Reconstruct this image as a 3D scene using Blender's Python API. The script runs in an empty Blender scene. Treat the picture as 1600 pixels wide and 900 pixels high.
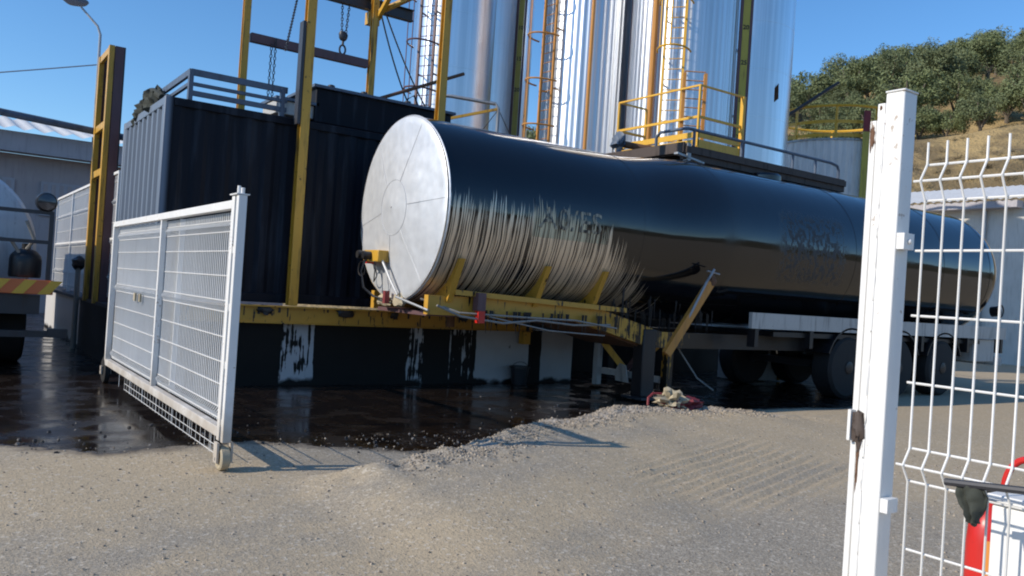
import bpy, math, random
from mathutils import Vector, Matrix, noise
R = math.radians
random.seed(7)
S = bpy.context.scene
COL = S.collection

# ------------------------------------------------------------------ camera
# world axes: +X runs along the parked trailer, +Y along the gate line
CA, SA = math.cos(R(55)), math.sin(R(55))
FWD, RGT = Vector((CA, SA, 0)), Vector((SA, -CA, 0))
cam_d = bpy.data.cameras.new('camera'); cam = bpy.data.objects.new('camera', cam_d); COL.objects.link(cam)
cam_d.sensor_width = 36; cam_d.lens = 1290 / 1600 * 36; cam_d.clip_start = .05; cam_d.clip_end = 2000
p = math.atan(8 / 1290); rho = R(3.75)
f3 = FWD * math.cos(p) + Vector((0, 0, 1)) * math.sin(p)
u3 = Vector((0, 0, 1)) * math.cos(p) - FWD * math.sin(p)
r4 = RGT * math.cos(rho) + u3 * math.sin(rho); u4 = -RGT * math.sin(rho) + u3 * math.cos(rho)
cam.matrix_world = Matrix(((r4.x, u4.x, -f3.x, 0), (r4.y, u4.y, -f3.y, 0), (r4.z, u4.z, -f3.z, 1.35), (0, 0, 0, 1)))
S.camera = cam

# ------------------------------------------------------------------ sky, sun, exposure
SUN_EL, SUN_AZ = 29.5, 11.0
to_sun = Vector((-math.cos(R(SUN_EL)) * math.cos(R(SUN_AZ)), math.cos(R(SUN_EL)) * math.sin(R(SUN_AZ)), math.sin(R(SUN_EL))))
W = bpy.data.worlds.new('World'); S.world = W; W.use_nodes = True
nt = W.node_tree; bg = nt.nodes['Background']
sk = nt.nodes.new('ShaderNodeTexSky'); sk.sky_type = 'NISHITA'; sk.sun_disc = False
sk.sun_elevation = R(SUN_EL); sk.sun_rotation = math.atan2(to_sun.x, to_sun.y)
sk.air_density = 1.0; sk.dust_density = .15; sk.ozone_density = 5.0
hs = nt.nodes.new('ShaderNodeHueSaturation'); hs.inputs['Saturation'].default_value = 1.14; nt.links.new(sk.outputs[0], hs.inputs['Color']); nt.links.new(hs.outputs[0], bg.inputs[0]); bg.inputs[1].default_value = .15
sun_d = bpy.data.lights.new('sun', 'SUN'); sun_d.energy = 3.6; sun_d.angle = R(.5); sun_d.color = (1, .91, .78)
sun = bpy.data.objects.new('sun', sun_d); COL.objects.link(sun)
sun.rotation_euler = to_sun.to_track_quat('Z', 'Y').to_euler(); sun.location = (-20, 4, 20)
S.view_settings.view_transform = 'Standard'; S.view_settings.look = 'None'
S.view_settings.exposure = 0.24; S.view_settings.gamma = 1.0; S.view_settings.use_curve_mapping = False
S.cycles.filter_width = 2.0
S.cycles.use_denoising = True
S.cycles.max_bounces = 8

# ------------------------------------------------------------------ helpers: objects
ORG = {}
def link(o): COL.objects.link(o); return o
def tag(o, label=None, cat=None, group=None, kind=None):
    if label: o['label'] = label
    if cat: o['category'] = cat
    if group: o['group'] = group
    if kind: o['kind'] = kind
    return o
def thing(name, loc, label, cat, group=None):
    o = link(bpy.data.objects.new(name, None)); o.location = loc; o.empty_display_size = .2
    ORG[o.name] = Vector(loc)
    return tag(o, label, cat, group)

class MB:
    """collects shapes in world coordinates; build() links them as one mesh object"""
    def __init__(s): s.v = []; s.f = []
    def add(s, vs, fs):
        n = len(s.v); s.v += [tuple(q) for q in vs]; s.f += [tuple(i + n for i in q) for q in fs]; return s
    def box(s, x0, x1, y0, y1, z0, z1):
        return s.add([(x0,y0,z0),(x1,y0,z0),(x1,y1,z0),(x0,y1,z0),(x0,y0,z1),(x1,y0,z1),(x1,y1,z1),(x0,y1,z1)],
              [(0,3,2,1),(4,5,6,7),(0,1,5,4),(1,2,6,5),(2,3,7,6),(3,0,4,7)])
    def bar(s, a, b, w, h, up=(0,0,1)):
        a, b = Vector(a), Vector(b); d = (b - a).normalized(); up = Vector(up)
        if abs(d.dot(up)) > .98: up = Vector((1, 0, 0))
        x = d.cross(up).normalized(); y = x.cross(d).normalized()
        vs = [e + x * (i * w / 2) + y * (j * h / 2) for e in (a, b) for i, j in ((-1,-1),(1,-1),(1,1),(-1,1))]
        return s.add(vs, [(0,1,2,3),(7,6,5,4),(0,4,5,1),(1,5,6,2),(2,6,7,3),(3,7,4,0)])
    def tube(s, pts, r, n=8, closed=False):
        pts = [Vector(q) for q in pts]; rs = r if isinstance(r, (list, tuple)) else [r] * len(pts)
        vs = []; up = None
        for i, q in enumerate(pts):
            a = pts[i - 1] if (i > 0 or closed) else q; b = pts[(i + 1) % len(pts)] if (i < len(pts) - 1 or closed) else q
            d = (b - a)
            d = d.normalized() if d.length > 1e-9 else Vector((0, 0, 1))
            if up is None:
                up = Vector((0, 0, 1)) if abs(d.z) < .9 else Vector((1, 0, 0))
            x = d.cross(up).normalized(); y = x.cross(d).normalized(); up = y
            for k in range(n):
                t = 2 * math.pi * k / n; vs.append(q + x * (math.cos(t) * rs[i]) + y * (math.sin(t) * rs[i]))
        fs = []; m = len(pts)
        for i in range(m if closed else m - 1):
            j = (i + 1) % m
            for k in range(n): fs.append((i*n+k, i*n+(k+1) % n, j*n+(k+1) % n, j*n+k))
        if not closed: fs += [tuple(range(n))[::-1], tuple(range((m-1)*n, m*n))]
        return s.add(vs, fs)
    def lathe(s, prof, o, axis='z', n=48, cap=True):
        """prof: (radius, along) pairs round an axis through o"""
        o = Vector(o); vs = []
        for r, h in prof:
            for k in range(n):
                t = 2 * math.pi * k / n; c, q = math.cos(t) * r, math.sin(t) * r
                vs.append(o + (Vector((c, q, h)) if axis == 'z' else Vector((h, c, q)) if axis == 'x' else Vector((q, h, c))))
        fs = [(i*n+k, i*n+(k+1) % n, (i+1)*n+(k+1) % n, (i+1)*n+k) for i in range(len(prof)-1) for k in range(n)]
        if cap: fs += [tuple(range(n))[::-1], tuple(range((len(prof)-1)*n, len(prof)*n))]
        return s.add(vs, fs)
    def prism(s, poly, axis, a, b):
        """poly in the plane across axis ('x': (y,z), 'y': (x,z), 'z': (x,y))"""
        def P(q, t): return (t, q[0], q[1]) if axis == 'x' else (q[0], t, q[1]) if axis == 'y' else (q[0], q[1], t)
        n = len(poly)
        return s.add([P(q, a) for q in poly] + [P(q, b) for q in poly],
                     [tuple(range(n)), tuple(range(n, 2*n))[::-1]] + [(i, i+n, (i+1) % n + n, (i+1) % n) for i in range(n)])
    def blob(s, c, r, seed=0, amp=.3, n=8, fr=2.0):
        c = Vector(c); r = Vector(r) if not isinstance(r, (int, float)) else Vector((r, r, r)); vs = []
        for i in range(n + 1):
            for k in range(n * 2):
                a, b = math.pi * i / n, math.pi * k / n
                d = Vector((math.sin(a) * math.cos(b), math.sin(a) * math.sin(b), math.cos(a)))
                q = 1 + amp * noise.noise(d * fr + Vector((seed * 7.3, seed, 0)))
                vs.append(c + Vector((d.x * r.x, d.y * r.y, d.z * r.z)) * q)
        m = n * 2
        return s.add(vs, [(i*m+k, (i+1)*m+k, (i+1)*m+(k+1) % m, i*m+(k+1) % m) for i in range(n) for k in range(m)])
    def build(s, name, m, parent=None, bevel=0, smooth=35):
        root = parent
        while root is not None and root.parent is not None: root = root.parent
        o = ORG.get(root.name, Vector()) if root is not None else Vector()
        me = bpy.data.meshes.new(name); me.from_pydata([(q[0]-o.x, q[1]-o.y, q[2]-o.z) for q in s.v], [], s.f)
        me.materials.append(m)
        if smooth:
            me.polygons.foreach_set('use_smooth', [True] * len(me.polygons)); me.update()
            me.set_sharp_from_angle(angle=R(smooth))
        me.update()
        import bmesh
        bm = bmesh.new(); bm.from_mesh(me); bmesh.ops.recalc_face_normals(bm, faces=bm.faces); bm.to_mesh(me); bm.free()
        ob = link(bpy.data.objects.new(name, me)); ob.parent = parent
        if bevel:
            b = ob.modifiers.new('edge', 'BEVEL'); b.width = bevel; b.segments = 2; b.limit_method = 'ANGLE'; b.angle_limit = R(40)
        return ob
def text_mesh(txt, size, place, m, name, parent, bold=.0, thick=.002):
    """lettering as real mesh; place maps (u, v, w) of the text plane to the world"""
    cu = bpy.data.curves.new(name, 'FONT'); cu.body = txt; cu.size = size; cu.align_x = 'CENTER'; cu.align_y = 'CENTER'
    cu.extrude = thick; cu.offset = bold; cu.resolution_u = 3
    t = bpy.data.objects.new('t', cu); COL.objects.link(t)
    me = bpy.data.meshes.new_from_object(t.evaluated_get(bpy.context.evaluated_depsgraph_get()))
    vs = [place(*v.co) for v in me.vertices]; fs = [tuple(q.vertices) for q in me.polygons]
    bpy.data.objects.remove(t); bpy.data.meshes.remove(me)
    return MB().add(vs, fs).build(name, m, parent, smooth=0)
def copy_tree(o, parent=None):
    c = o.copy(); COL.objects.link(c); c.parent = parent
    for ch in list(o.children): copy_tree(ch, c)
    return c

# ------------------------------------------------------------------ helpers: materials
class N:
    """small node builder"""
    def __init__(s, name):
        s.m = bpy.data.materials.new(name); s.m.use_nodes = True; s.t = s.m.node_tree; s.b = s.t.nodes['Principled BSDF']
    def n(s, typ, props=None, **ins):
        q = s.t.nodes.new(typ)
        for k, v in (props or {}).items(): setattr(q, k, v)
        for k, v in ins.items():
            k = int(k[1:]) if k[0] == 'i' and k[1:].isdigit() else k
            s.put(q.inputs[k], v)
        return q
    def put(s, sock, v):
        if isinstance(v, bpy.types.NodeSocket): s.t.links.new(v, sock)
        elif isinstance(v, bpy.types.Node): s.t.links.new(v.outputs[0], sock)
        elif isinstance(v, (tuple, list)) and len(v) == 3 and sock.type == 'RGBA': sock.default_value = (*v, 1)
        else: sock.default_value = v
    def set(s, **k):
        for a, v in k.items(): s.put(s.b.inputs[a.replace('_', ' ')], v)
        return s
    def math(s, op, a, b=0.0, c=None, clamp=False):
        q = s.n('ShaderNodeMath', {'operation': op, 'use_clamp': clamp}, i0=a, i1=b)
        if c is not None: s.put(q.inputs[2], c)
        return q.outputs[0]
    def step(s, v, a, b, lo=0., hi=1.):
        return s.n('ShaderNodeMapRange', {'interpolation_type': 'SMOOTHSTEP'}, Value=v, i1=a, i2=b, i3=lo, i4=hi).outputs[0]
    def noise(s, scale, detail=3, vec=None, rough=.55):
        q = s.n('ShaderNodeTexNoise', Scale=scale, Detail=detail, Roughness=rough)
        s.put(q.inputs['Vector'], vec if vec is not None else s.pos()); return q.outputs[0]
    def pos(s):
        if not hasattr(s, '_p'): s._p = s.n('ShaderNodeNewGeometry').outputs['Position']
        return s._p
    def xyz(s):
        if not hasattr(s, '_x'): s._x = s.n('ShaderNodeSeparateXYZ', i0=s.pos())
        return s._x.outputs
    def vec(s, x, y, z): return s.n('ShaderNodeCombineXYZ', X=x, Y=y, Z=z).outputs[0]
    def mix(s, f, a, b):
        q = s.n('ShaderNodeMix', {'data_type': 'RGBA'}); s.put(q.inputs[0], f); s.put(q.inputs[6], a); s.put(q.inputs[7], b); return q.outputs[2]
    def fmix(s, f, a, b):
        q = s.n('ShaderNodeMix', {'data_type': 'FLOAT'}); s.put(q.inputs[0], f); s.put(q.inputs[2], a); s.put(q.inputs[3], b); return q.outputs[0]
    def bump(s, h, strength=.3, dist=.01):
        q = s.n('ShaderNodeBump', Strength=strength, Distance=dist, Height=h); s.put(s.b.inputs['Normal'], q.outputs[0]); return s

def paint(name, col, rough=.5, metal=0., dirt=(.12, .09, .06), amount=.35, scale=3., fine=30., bump=.08, streak=True):
    """weathered paint: tone drift, vertical grime streaks, fine chips"""
    k = N(name); X, Y, Z = k.xyz()[0], k.xyz()[1], k.xyz()[2]
    st = k.noise(1.0, 4, k.vec(k.math('MULTIPLY', X, scale * 5), k.math('MULTIPLY', Y, scale * 5), k.math('MULTIPLY', Z, scale * .6 if streak else scale * 5)))
    m1 = k.step(st, .50, .78, 0, amount)
    fn = k.noise(fine, 4); m2 = k.step(fn, .62, .74, 0, amount)
    m = k.math('MAXIMUM', m1, m2)
    tone = k.mix(k.noise(scale * .7, 2), tuple(c * .86 for c in col), tuple(min(1, c * 1.08) for c in col))
    k.set(Base_Color=k.mix(m, tone, dirt), Roughness=k.fmix(m, rough, min(1, rough + .25)), Metallic=metal)
    if bump: k.bump(k.noise(fine * .7, 3), bump, .004)
    return k.m

TARC = (.006, .006, .007)
M = {}
k = N('white_gate_paint'); Z = k.xyz()[2]; wn, wf = k.noise(5., 4), k.noise(48., 4)
mud = k.math('MULTIPLY', k.math('SUBTRACT', 1., k.step(k.math('ADD', Z, k.math('MULTIPLY', k.math('SUBTRACT', wn, .5), .5)), .12, .55)), .7)
chip = k.step(k.math('ADD', k.math('MULTIPLY', wf, .6), k.math('MULTIPLY', wn, .4)), .60, .66, 0, .8)
k.set(Base_Color=k.mix(mud, k.mix(chip, k.mix(wn, (.70, .69, .66), (.84, .83, .80)), (.34, .25, .17)), (.33, .26, .18)), Roughness=k.math('ADD', k.math('MULTIPLY', wn, .2), .35)); k.bump(wf, .1, .003); M['white'] = k.m
M['wire'] = paint('white_wire_coating', (.74, .73, .70), .42, dirt=(.35, .32, .27), amount=.3, fine=60)
M['yellow'] = paint('yellow_steel_paint', (.60, .33, .035), .42, dirt=(.03, .022, .015), amount=.85, fine=16)
M['yellow_clean'] = paint('yellow_rail_paint', (.72, .40, .03), .45, dirt=(.25, .12, .03), amount=.4)
M['orange'] = paint('orange_pipe_paint', (.55, .25, .05), .45, dirt=(.2, .1, .05), amount=.5)
M['darksteel'] = paint('dark_steel', (.035, .036, .042), .45, dirt=(.05, .035, .025), amount=.6)
M['bluesteel'] = paint('blue_grey_steel', (.09, .12, .17), .5, dirt=(.03, .03, .035), amount=.5)
M['purple'] = paint('red_oxide_steel', (.13, .07, .075), .55, dirt=(.05, .03, .03), amount=.5)
M['greysteel'] = paint('galvanised_steel', (.36, .37, .38), .45, metal=.4, dirt=(.1, .08, .06), amount=.6)
M['lightgrey'] = paint('pale_grey_paint', (.48, .47, .44), .5, dirt=(.05, .045, .04), amount=.6)
M['rubber'] = paint('black_rubber', (.012, .012, .012), .75, dirt=(.05, .045, .04), amount=.5)
M['rust'] = paint('rusty_iron', (.15, .075, .04), .8, dirt=(.05, .03, .02), amount=.8, fine=60, bump=.4)
M['rustdark'] = paint('dark_rusty_angle', (.07, .05, .04), .7, dirt=(.02, .016, .014), amount=.7, fine=40)
M['red'] = paint('red_enamel', (.60, .025, .02), .3, dirt=(.25, .02, .02), amount=.3)
M['orangelabel'] = paint('orange_label', (.80, .30, .06), .5, dirt=(.6, .3, .15), amount=.3)
M['cloth'] = paint('dark_cloth', (.045, .05, .04), .95, dirt=(.02, .02, .02), amount=.5, bump=.5)
M['cable'] = paint('grey_hose', (.30, .28, .25), .55, dirt=(.05, .04, .03), amount=.5)
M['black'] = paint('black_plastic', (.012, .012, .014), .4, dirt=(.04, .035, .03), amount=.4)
M['gauge'] = paint('yellow_green_gauge_board', (.46, .39, .06), .5, dirt=(.16, .12, .04), amount=.6)
M['roofwhite'] = paint('white_corrugated_roof', (.74, .73, .70), .5, dirt=(.3, .27, .24), amount=.4)
M['shedwall'] = paint('purple_grey_render', (.42, .36, .35), .85, dirt=(.25, .2, .2), amount=.4)
M['fascia'] = paint('grey_fascia', (.42, .40, .42), .7, dirt=(.2, .19, .2), amount=.4)
M['whitewall'] = paint('off_white_render', (.66, .63, .57), .85, dirt=(.3, .27, .22), amount=.4)
M['cabinet'] = paint('white_cabinet_paint', (.82, .82, .80), .4, dirt=(.45, .42, .38), amount=.15)
M['truckwhite'] = paint('white_truck_tank', (.62, .65, .68), .35, dirt=(.2, .2, .2), amount=.4)
M['glass'] = N('lamp_glass').set(Base_Color=(.08, .08, .09), Roughness=.1, Metallic=.6).m
M['aluband'] = N('aluminium_seam').set(Base_Color=(.45, .46, .47), Roughness=.5, Metallic=.5).m
M['ink'] = N('black_lettering').set(Base_Color=(.01, .01, .012), Roughness=.5).m
M['straw'] = paint('pale_straw_sack', (.45, .38, .26), .9, dirt=(.1, .08, .05), amount=.6, fine=80, bump=.6)
M['reddark'] = paint('faded_red_plastic', (.22, .03, .035), .6, dirt=(.05, .02, .02), amount=.6)

def silo_mat(name, ribs, tint=(.72, .74, .77), rough=.2):
    k = N(name); X, Y, Z = k.xyz()[0], k.xyz()[1], k.xyz()[2]
    st = k.noise(1.0, 4, k.vec(k.math('MULTIPLY', X, 9), k.math('MULTIPLY', Y, 9), k.math('MULTIPLY', Z, .12)))
    big = k.noise(.7, 2)
    k.set(Metallic=1.0, Base_Color=k.mix(k.step(st, .35, .7), tuple(c * .82 for c in tint), tint),
          Roughness=k.math('ADD', k.math('MULTIPLY', st, .14), rough - .05))
    k.bump(k.math('ADD', k.math('MULTIPLY', st, .10 if ribs else .2), k.math('MULTIPLY', big, .7)), .35, .03)
    return k.m
M['silo'] = silo_mat('aluminium_cladding', False, (.78, .80, .83), rough=.30)
M['siloribbed'] = silo_mat('ribbed_aluminium_cladding', True, (.70, .72, .75), rough=.36)
M['silowhite'] = silo_mat('bright_aluminium_cladding', False, (.88, .89, .90), .28)

# tar over aluminium: drips on the front of the tank
def tar_tank(name, base, base_metal, base_rough):
    k = N(name); X, Y, Z = k.xyz()[0], k.xyz()[1], k.xyz()[2]
    wob = k.math('MULTIPLY', k.math('SUBTRACT', k.noise(1.3, 2), .5), .10)
    xs = k.math('ADD', X, wob)
    # hairline runs: a one-dimensional pattern along X, pulled long in Z
    s1 = k.noise(1.0, 2, k.vec(k.math('MULTIPLY', xs, 42), 0., k.math('MULTIPLY', Z, .55)), .6)
    s2 = k.noise(1.0, 1, k.vec(k.math('MULTIPLY', xs, 95), 3., k.math('MULTIPLY', Z, .8)), .5)
    s = k.math('ADD', k.math('MULTIPLY', s1, .58), k.math('MULTIPLY', s2, .42))
    low = k.noise(1.0, 2, k.vec(k.math('MULTIPLY', X, 2.6), 7., k.math('MULTIPLY', Z, 1.5)))
    # threshold: 1 above the drip line (all black), about .5 in the streaks
    top = k.step(Z, 2.15, 2.85)                       # fades to all black upward
    edge = k.math('ADD', k.math('MULTIPLY', Z, 1.25), X)  # slanting right-hand limit
    rgt = k.step(edge, 9.2, 10.6)
    thr = k.math('ADD', k.math('ADD', k.fmix(top, .485, .80), k.math('MULTIPLY', rgt, .35)), k.math('MULTIPLY', k.math('SUBTRACT', low, .5), .20))
    blk = k.step(k.math('SUBTRACT', thr, s), -.02, .02)
    thin = k.noise(2.0, 3)
    # dull speckled patch further back along the tank
    pz = k.math('MULTIPLY', k.step(X, 10.0, 10.25), k.math('SUBTRACT', 1., k.step(X, 11.5, 11.9)))
    sp = k.math('MULTIPLY', k.step(k.noise(16., 5, k.vec(X, Y, k.math('MULTIPLY', Z, .6)), .7), .46, .54), pz)
    sp = k.math('MULTIPLY', sp, k.math('MULTIPLY', k.step(Z, 1.7, 1.9), k.math('SUBTRACT', 1., k.step(Z, 2.7, 2.95))))
    k.set(Base_Color=k.mix(blk, base, k.mix(sp, TARC, (.02, .02, .022))), Metallic=k.fmix(blk, base_metal, 0.),
          Roughness=k.fmix(blk, base_rough, k.fmix(sp, k.math('ADD', k.math('MULTIPLY', k.step(k.noise(1.6, 4), .45, .75), .16), .07), .65)), IOR=1.62)
    k.bump(k.math('ADD', k.math('MULTIPLY', blk, .5), k.math('ADD', k.math('MULTIPLY', k.noise(5., 3, k.vec(X, Y, k.math('MULTIPLY', Z, .4))), .35), k.math('MULTIPLY', k.noise(1.1, 2), 2.2))), .25, .010)
    return k.m
M['tank'] = tar_tank('tar_run_aluminium', (.80, .68, .52), .6, .42)
M['signpanel'] = tar_tank('tar_run_cream_panel', (.62, .55, .36), 0., .5)
k = N('washed_out_lettering'); X, Z = k.xyz()[0], k.xyz()[2]
ls = k.noise(1.0, 3, k.vec(k.math('MULTIPLY', X, 34), 0., k.math('MULTIPLY', Z, 2.5)), .65)
k.set(Base_Color=k.mix(k.step(ls, .44, .56), (.012, .012, .014), (.40, .36, .26)), Roughness=.4); M['washed'] = k.m
k = N('dented_aluminium_cap'); cn = k.noise(2.2, 2); c2 = k.noise(9., 3)
k.set(Base_Color=k.mix(c2, (.62, .64, .66), (.80, .81, .82)), Metallic=.45, Roughness=k.math('ADD', k.math('MULTIPLY', c2, .12), .38))
k.bump(k.math('ADD', k.math('MULTIPLY', cn, 1.), k.math('MULTIPLY', c2, .08)), .35, .06); M['cap'] = k.m

# white rendered wall under runs of tar
def tar_wall(name, axis, bands, base=(.56, .55, .54)):
    k = N(name); X, Z = k.xyz()[axis], k.xyz()[2]
    st = k.noise(1.0, 3, k.vec(k.math('MULTIPLY', X, 22), 0., k.math('MULTIPLY', Z, 1.1)), .65)
    pt = k.noise(4.5, 4)
    w = None
    for a, b, amt in bands:
        q = k.math('MULTIPLY', k.math('MULTIPLY', k.step(X, a - .05, a + .05), k.math('SUBTRACT', 1., k.step(X, b - .05, b + .05))), amt)
        w = q if w is None else k.math('ADD', w, q)
    s = k.math('ADD', k.math('MULTIPLY', st, .6), k.math('MULTIPLY', pt, .4))
    blk = k.step(k.math('SUBTRACT', s, k.math('ADD', w, .13)), -.01, .02)
    foot = k.math('SUBTRACT', 1., k.step(k.math('ADD', Z, k.math('MULTIPLY', k.math('SUBTRACT', k.noise(3.5, 3), .5), .25)), .02, .09))
    blk = k.math('MAXIMUM', blk, foot)
    k.set(Base_Color=k.mix(blk, k.mix(pt, tuple(c * .8 for c in base), base), k.mix(pt, (.003, .003, .003), (.010, .009, .008))),
          Roughness=k.fmix(blk, .85, .5), Specular_IOR_Level=k.fmix(blk, .4, .22))
    k.bump(k.math('ADD', pt, k.math('MULTIPLY', blk, .4)), .3, .01); return k.m
M['tarwall'] = tar_wall('tar_run_white_wall', 0, [(3.60, 4.08, .40), (5.38, 5.70, .35), (6.05, 6.5, .31), (6.52, 7.5, .50), (7.72, 8.6, .50)])
M['tarwallside'] = tar_wall('tar_run_white_side_wall', 1, [(15.2, 24, .7)])

k = N('tar_streaked_yellow'); X, Y, Z = k.xyz()[0], k.xyz()[1], k.xyz()[2]
st = k.noise(1.0, 3, k.vec(k.math('MULTIPLY', X, 26), k.math('MULTIPLY', Y, 6), k.math('MULTIPLY', Z, 1.5)), .65); pt = k.noise(7., 4)
sv = k.math('ADD', k.math('MULTIPLY', st, .65), k.math('MULTIPLY', pt, .35))
lim = k.math('ADD', k.step(X, 6.6, 8.0, .41, .52), k.step(X, 8.2, 9.3, 0., .14))
bl = k.step(k.math('SUBTRACT', lim, sv), -.012, .02)
k.set(Base_Color=k.mix(bl, k.mix(pt, (.46, .24, .03), (.62, .34, .04)), (.010, .009, .009)), Roughness=k.fmix(bl, .5, .3)); k.bump(k.math('ADD', pt, k.math('MULTIPLY', bl, .6)), .2, .006); M['yellowtar'] = k.m

# container: navy sheet, the long side blackened with tar
k = N('container_paint'); X, Y, Z = k.xyz()[0], k.xyz()[1], k.xyz()[2]
nx = k.n('ShaderNodeSeparateXYZ', i0=k.n('ShaderNodeNewGeometry').outputs['Position'])
st = k.noise(1.0, 4, k.vec(k.math('MULTIPLY', X, 9), k.math('MULTIPLY', Y, 9), k.math('MULTIPLY', Z, .8)))
side = k.step(X, 2.13, 2.20)
tarm = k.math('MULTIPLY', side, k.step(st, .30, .50, .9, 1.))
k.set(Base_Color=k.mix(tarm, k.mix(st, (.10, .13, .17), (.19, .23, .29)), (.005, .007, .013)), Roughness=k.fmix(tarm, .5, .62), Specular_IOR_Level=k.fmix(tarm, .5, .22))
k.bump(k.noise(14., 3), .1, .005); M['container'] = k.m

# ground: dusty gravel and asphalt, wet tar where spilled, and painted on into the trailer's shade
def smooth(a, b, v):
    t = max(0., min(1., (v - a) / (b - a))); return t * t * (3 - 2 * t)
def lerp_tab(tab, x):
    if x <= tab[0][0]: return tab[0][1]
    for (a, va), (b, vb) in zip(tab, tab[1:]):
        if x <= b:
            t = (x - a) / (b - a); t = t * t * (3 - 2 * t); return va + (vb - va) * t
    return tab[-1][1]
CREST_Y = [(1.6, 5.15), (2.65, 5.08), (3.2, 5.3), (4.9, 6.12), (6.2, 6.62), (7.3, 6.55), (9.2, 6.3), (11, 6.3)]
CREST_H = [(1.9, 0), (2.6, .13), (3.2, .16), (4.9, .17), (6.2, .19), (7.3, .16), (9.0, .07), (11, 0)]
TAR_SHADE_Y = [(-6, 7.6), (.3, 7.15), (1.2, 6.6), (2.2, 6.75), (2.9, 6.2), (3.5, 5.95), (4.9, 6.45), (6.2, 6.98), (7.3, 6.95), (8.3, 7.15), (10.5, 7.05), (12.5, 7.3), (14, 8.2), (18, 10.5)]  # right-hand stretch traces the trailer's shadow edge, painted dark like the spill
def ground_z(x, y):
    cy, ch = lerp_tab(CREST_Y, x), lerp_tab(CREST_H, x)
    w = noise.noise((x * 1.7, y * 1.7, 3.)) * .12
    t = y + w - cy
    h = ch * (1 - smooth(0, .42, t)) if t > 0 else ch * (1 - smooth(0, 2.6, -t))
    far = smooth(14, 6, abs(x - 4)) * smooth(16, 9, abs(y - 5)) if abs(x - 4) < 14 and abs(y - 5) < 16 else 0
    z = h + .018 * noise.noise((x * .9, y * .9, 0)) * far * smooth(9, 6.5, y)
    rough = smooth(.12, .3, ch) * math.exp(-((t + .15) / .35) ** 2)
    z += (.035 * noise.noise((x * 5, y * 5, 1.)) + .02 * noise.noise((x * 13, y * 13, 2.))) * math.exp(-((t + .1) / .4) ** 2) * min(1, ch / .1)
    # milled grooves
    gx, gy = (x - 5.55) * .95 + (y - 4.35) * .31, -(x - 5.55) * .31 + (y - 4.35) * .95
    gm = smooth(1.5, .9, abs(gx)) * smooth(.75, .45, abs(gy))
    if gm > 0: z += gm * .011 * math.sin(gy * 2 * math.pi / .11 + .6 * noise.noise((gx * 2, gy, 4.)))
    return z
def frange(a, b, s): return [a + i * s for i in range(int(round((b - a) / s)))]
xs = [-600, -250, -100, -45, -20, -10, -6, -4, -2.5, -1.5] + frange(-1, 3, .05) + frange(3, 9, .04) + frange(9, 16, .12) + [16, 17, 18, 20, 24, 30, 45, 80, 150, 300, 600]
ys = [-600, -250, -100, -45, -20, -10, -5, -3, -1.5] + frange(-.5, 2.5, .06) + frange(2.5, 7.6, .035) + frange(7.6, 13, .1) + [13, 14, 15, 17, 20, 25, 32, 45, 80, 150, 300, 600]
gv = [(x, y, ground_z(x, y)) for y in ys for x in xs]; nx_ = len(xs)
gf = [(j*nx_+i, j*nx_+i+1, (j+1)*nx_+i+1, (j+1)*nx_+i) for j in range(len(ys)-1) for i in range(nx_-1)]
k = N('dusty_gravel_tar_shade'); X, Y, Z = k.xyz()[0], k.xyz()[1], k.xyz()[2]
at_ = k.n('ShaderNodeAttribute', {'attribute_name': 'tar'}).outputs['Fac']  # spilled tar plus the trailer shade painted with it
ag_ = k.n('ShaderNodeAttribute', {'attribute_name': 'gravel'}).outputs['Fac']
ad_ = k.n('ShaderNodeAttribute', {'attribute_name': 'dust'}).outputs['Fac']
n1, n2, n3 = k.noise(.55, 4), k.noise(3.2, 5), k.noise(22., 4)
v = k.n('ShaderNodeTexVoronoi', {'feature': 'F1'}, Vector=k.pos(), Scale=130.)
v2 = k.n('ShaderNodeTexVoronoi', {'feature': 'F1'}, Vector=k.pos(), Scale=55.)
stone = k.n('ShaderNodeSeparateColor', i0=v.outputs['Color']).outputs[0]
stone2 = k.n('ShaderNodeSeparateColor', i0=v2.outputs['Color']).outputs[0]
grey = k.mix(stone, (.20, .17, .128), (.47, .405, .31))
dust = k.mix(n3, (.39, .30, .185), (.55, .435, .28))
dry = k.mix(k.math('MULTIPLY', k.step(k.math('ADD', k.math('MULTIPLY', k.math('SUBTRACT', k.math('ADD', k.math('MULTIPLY', n2, .6), k.math('MULTIPLY', n3, .4)), .5), 1.5), ad_), .05, .95), .85), grey, dust)
dry = k.mix(k.math('MULTIPLY', k.step(k.math('ADD', k.math('MULTIPLY', k.math('SUBTRACT', n2, .5), .7), ag_), .4, .7), .9), dry, k.mix(stone2, (.22, .19, .16), (.60, .52, .42)))
dry = k.mix(k.step(stone, .88, .96, 0, .6), dry, (.085, .075, .062))
dry = k.mix(k.step(stone2, .90, .96, 0, .6), dry, (.60, .53, .42))
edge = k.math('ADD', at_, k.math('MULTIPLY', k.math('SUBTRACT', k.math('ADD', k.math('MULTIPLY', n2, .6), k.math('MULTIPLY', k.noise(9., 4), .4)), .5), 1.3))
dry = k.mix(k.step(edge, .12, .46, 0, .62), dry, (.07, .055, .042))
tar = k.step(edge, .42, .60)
crumb = k.math('MULTIPLY', k.step(k.noise(26., 3), .66, .72), k.step(n2, .50, .62))
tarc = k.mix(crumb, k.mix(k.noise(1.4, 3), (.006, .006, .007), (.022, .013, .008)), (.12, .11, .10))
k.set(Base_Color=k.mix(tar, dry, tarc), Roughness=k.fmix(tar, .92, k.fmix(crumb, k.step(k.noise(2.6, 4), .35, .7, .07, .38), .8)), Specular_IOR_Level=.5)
hgt = k.math('ADD', k.math('MULTIPLY', v.outputs['Distance'], .5), k.math('ADD', k.math('MULTIPLY', v2.outputs['Distance'], .6), k.math('MULTIPLY', n3, 1.0)))
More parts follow.
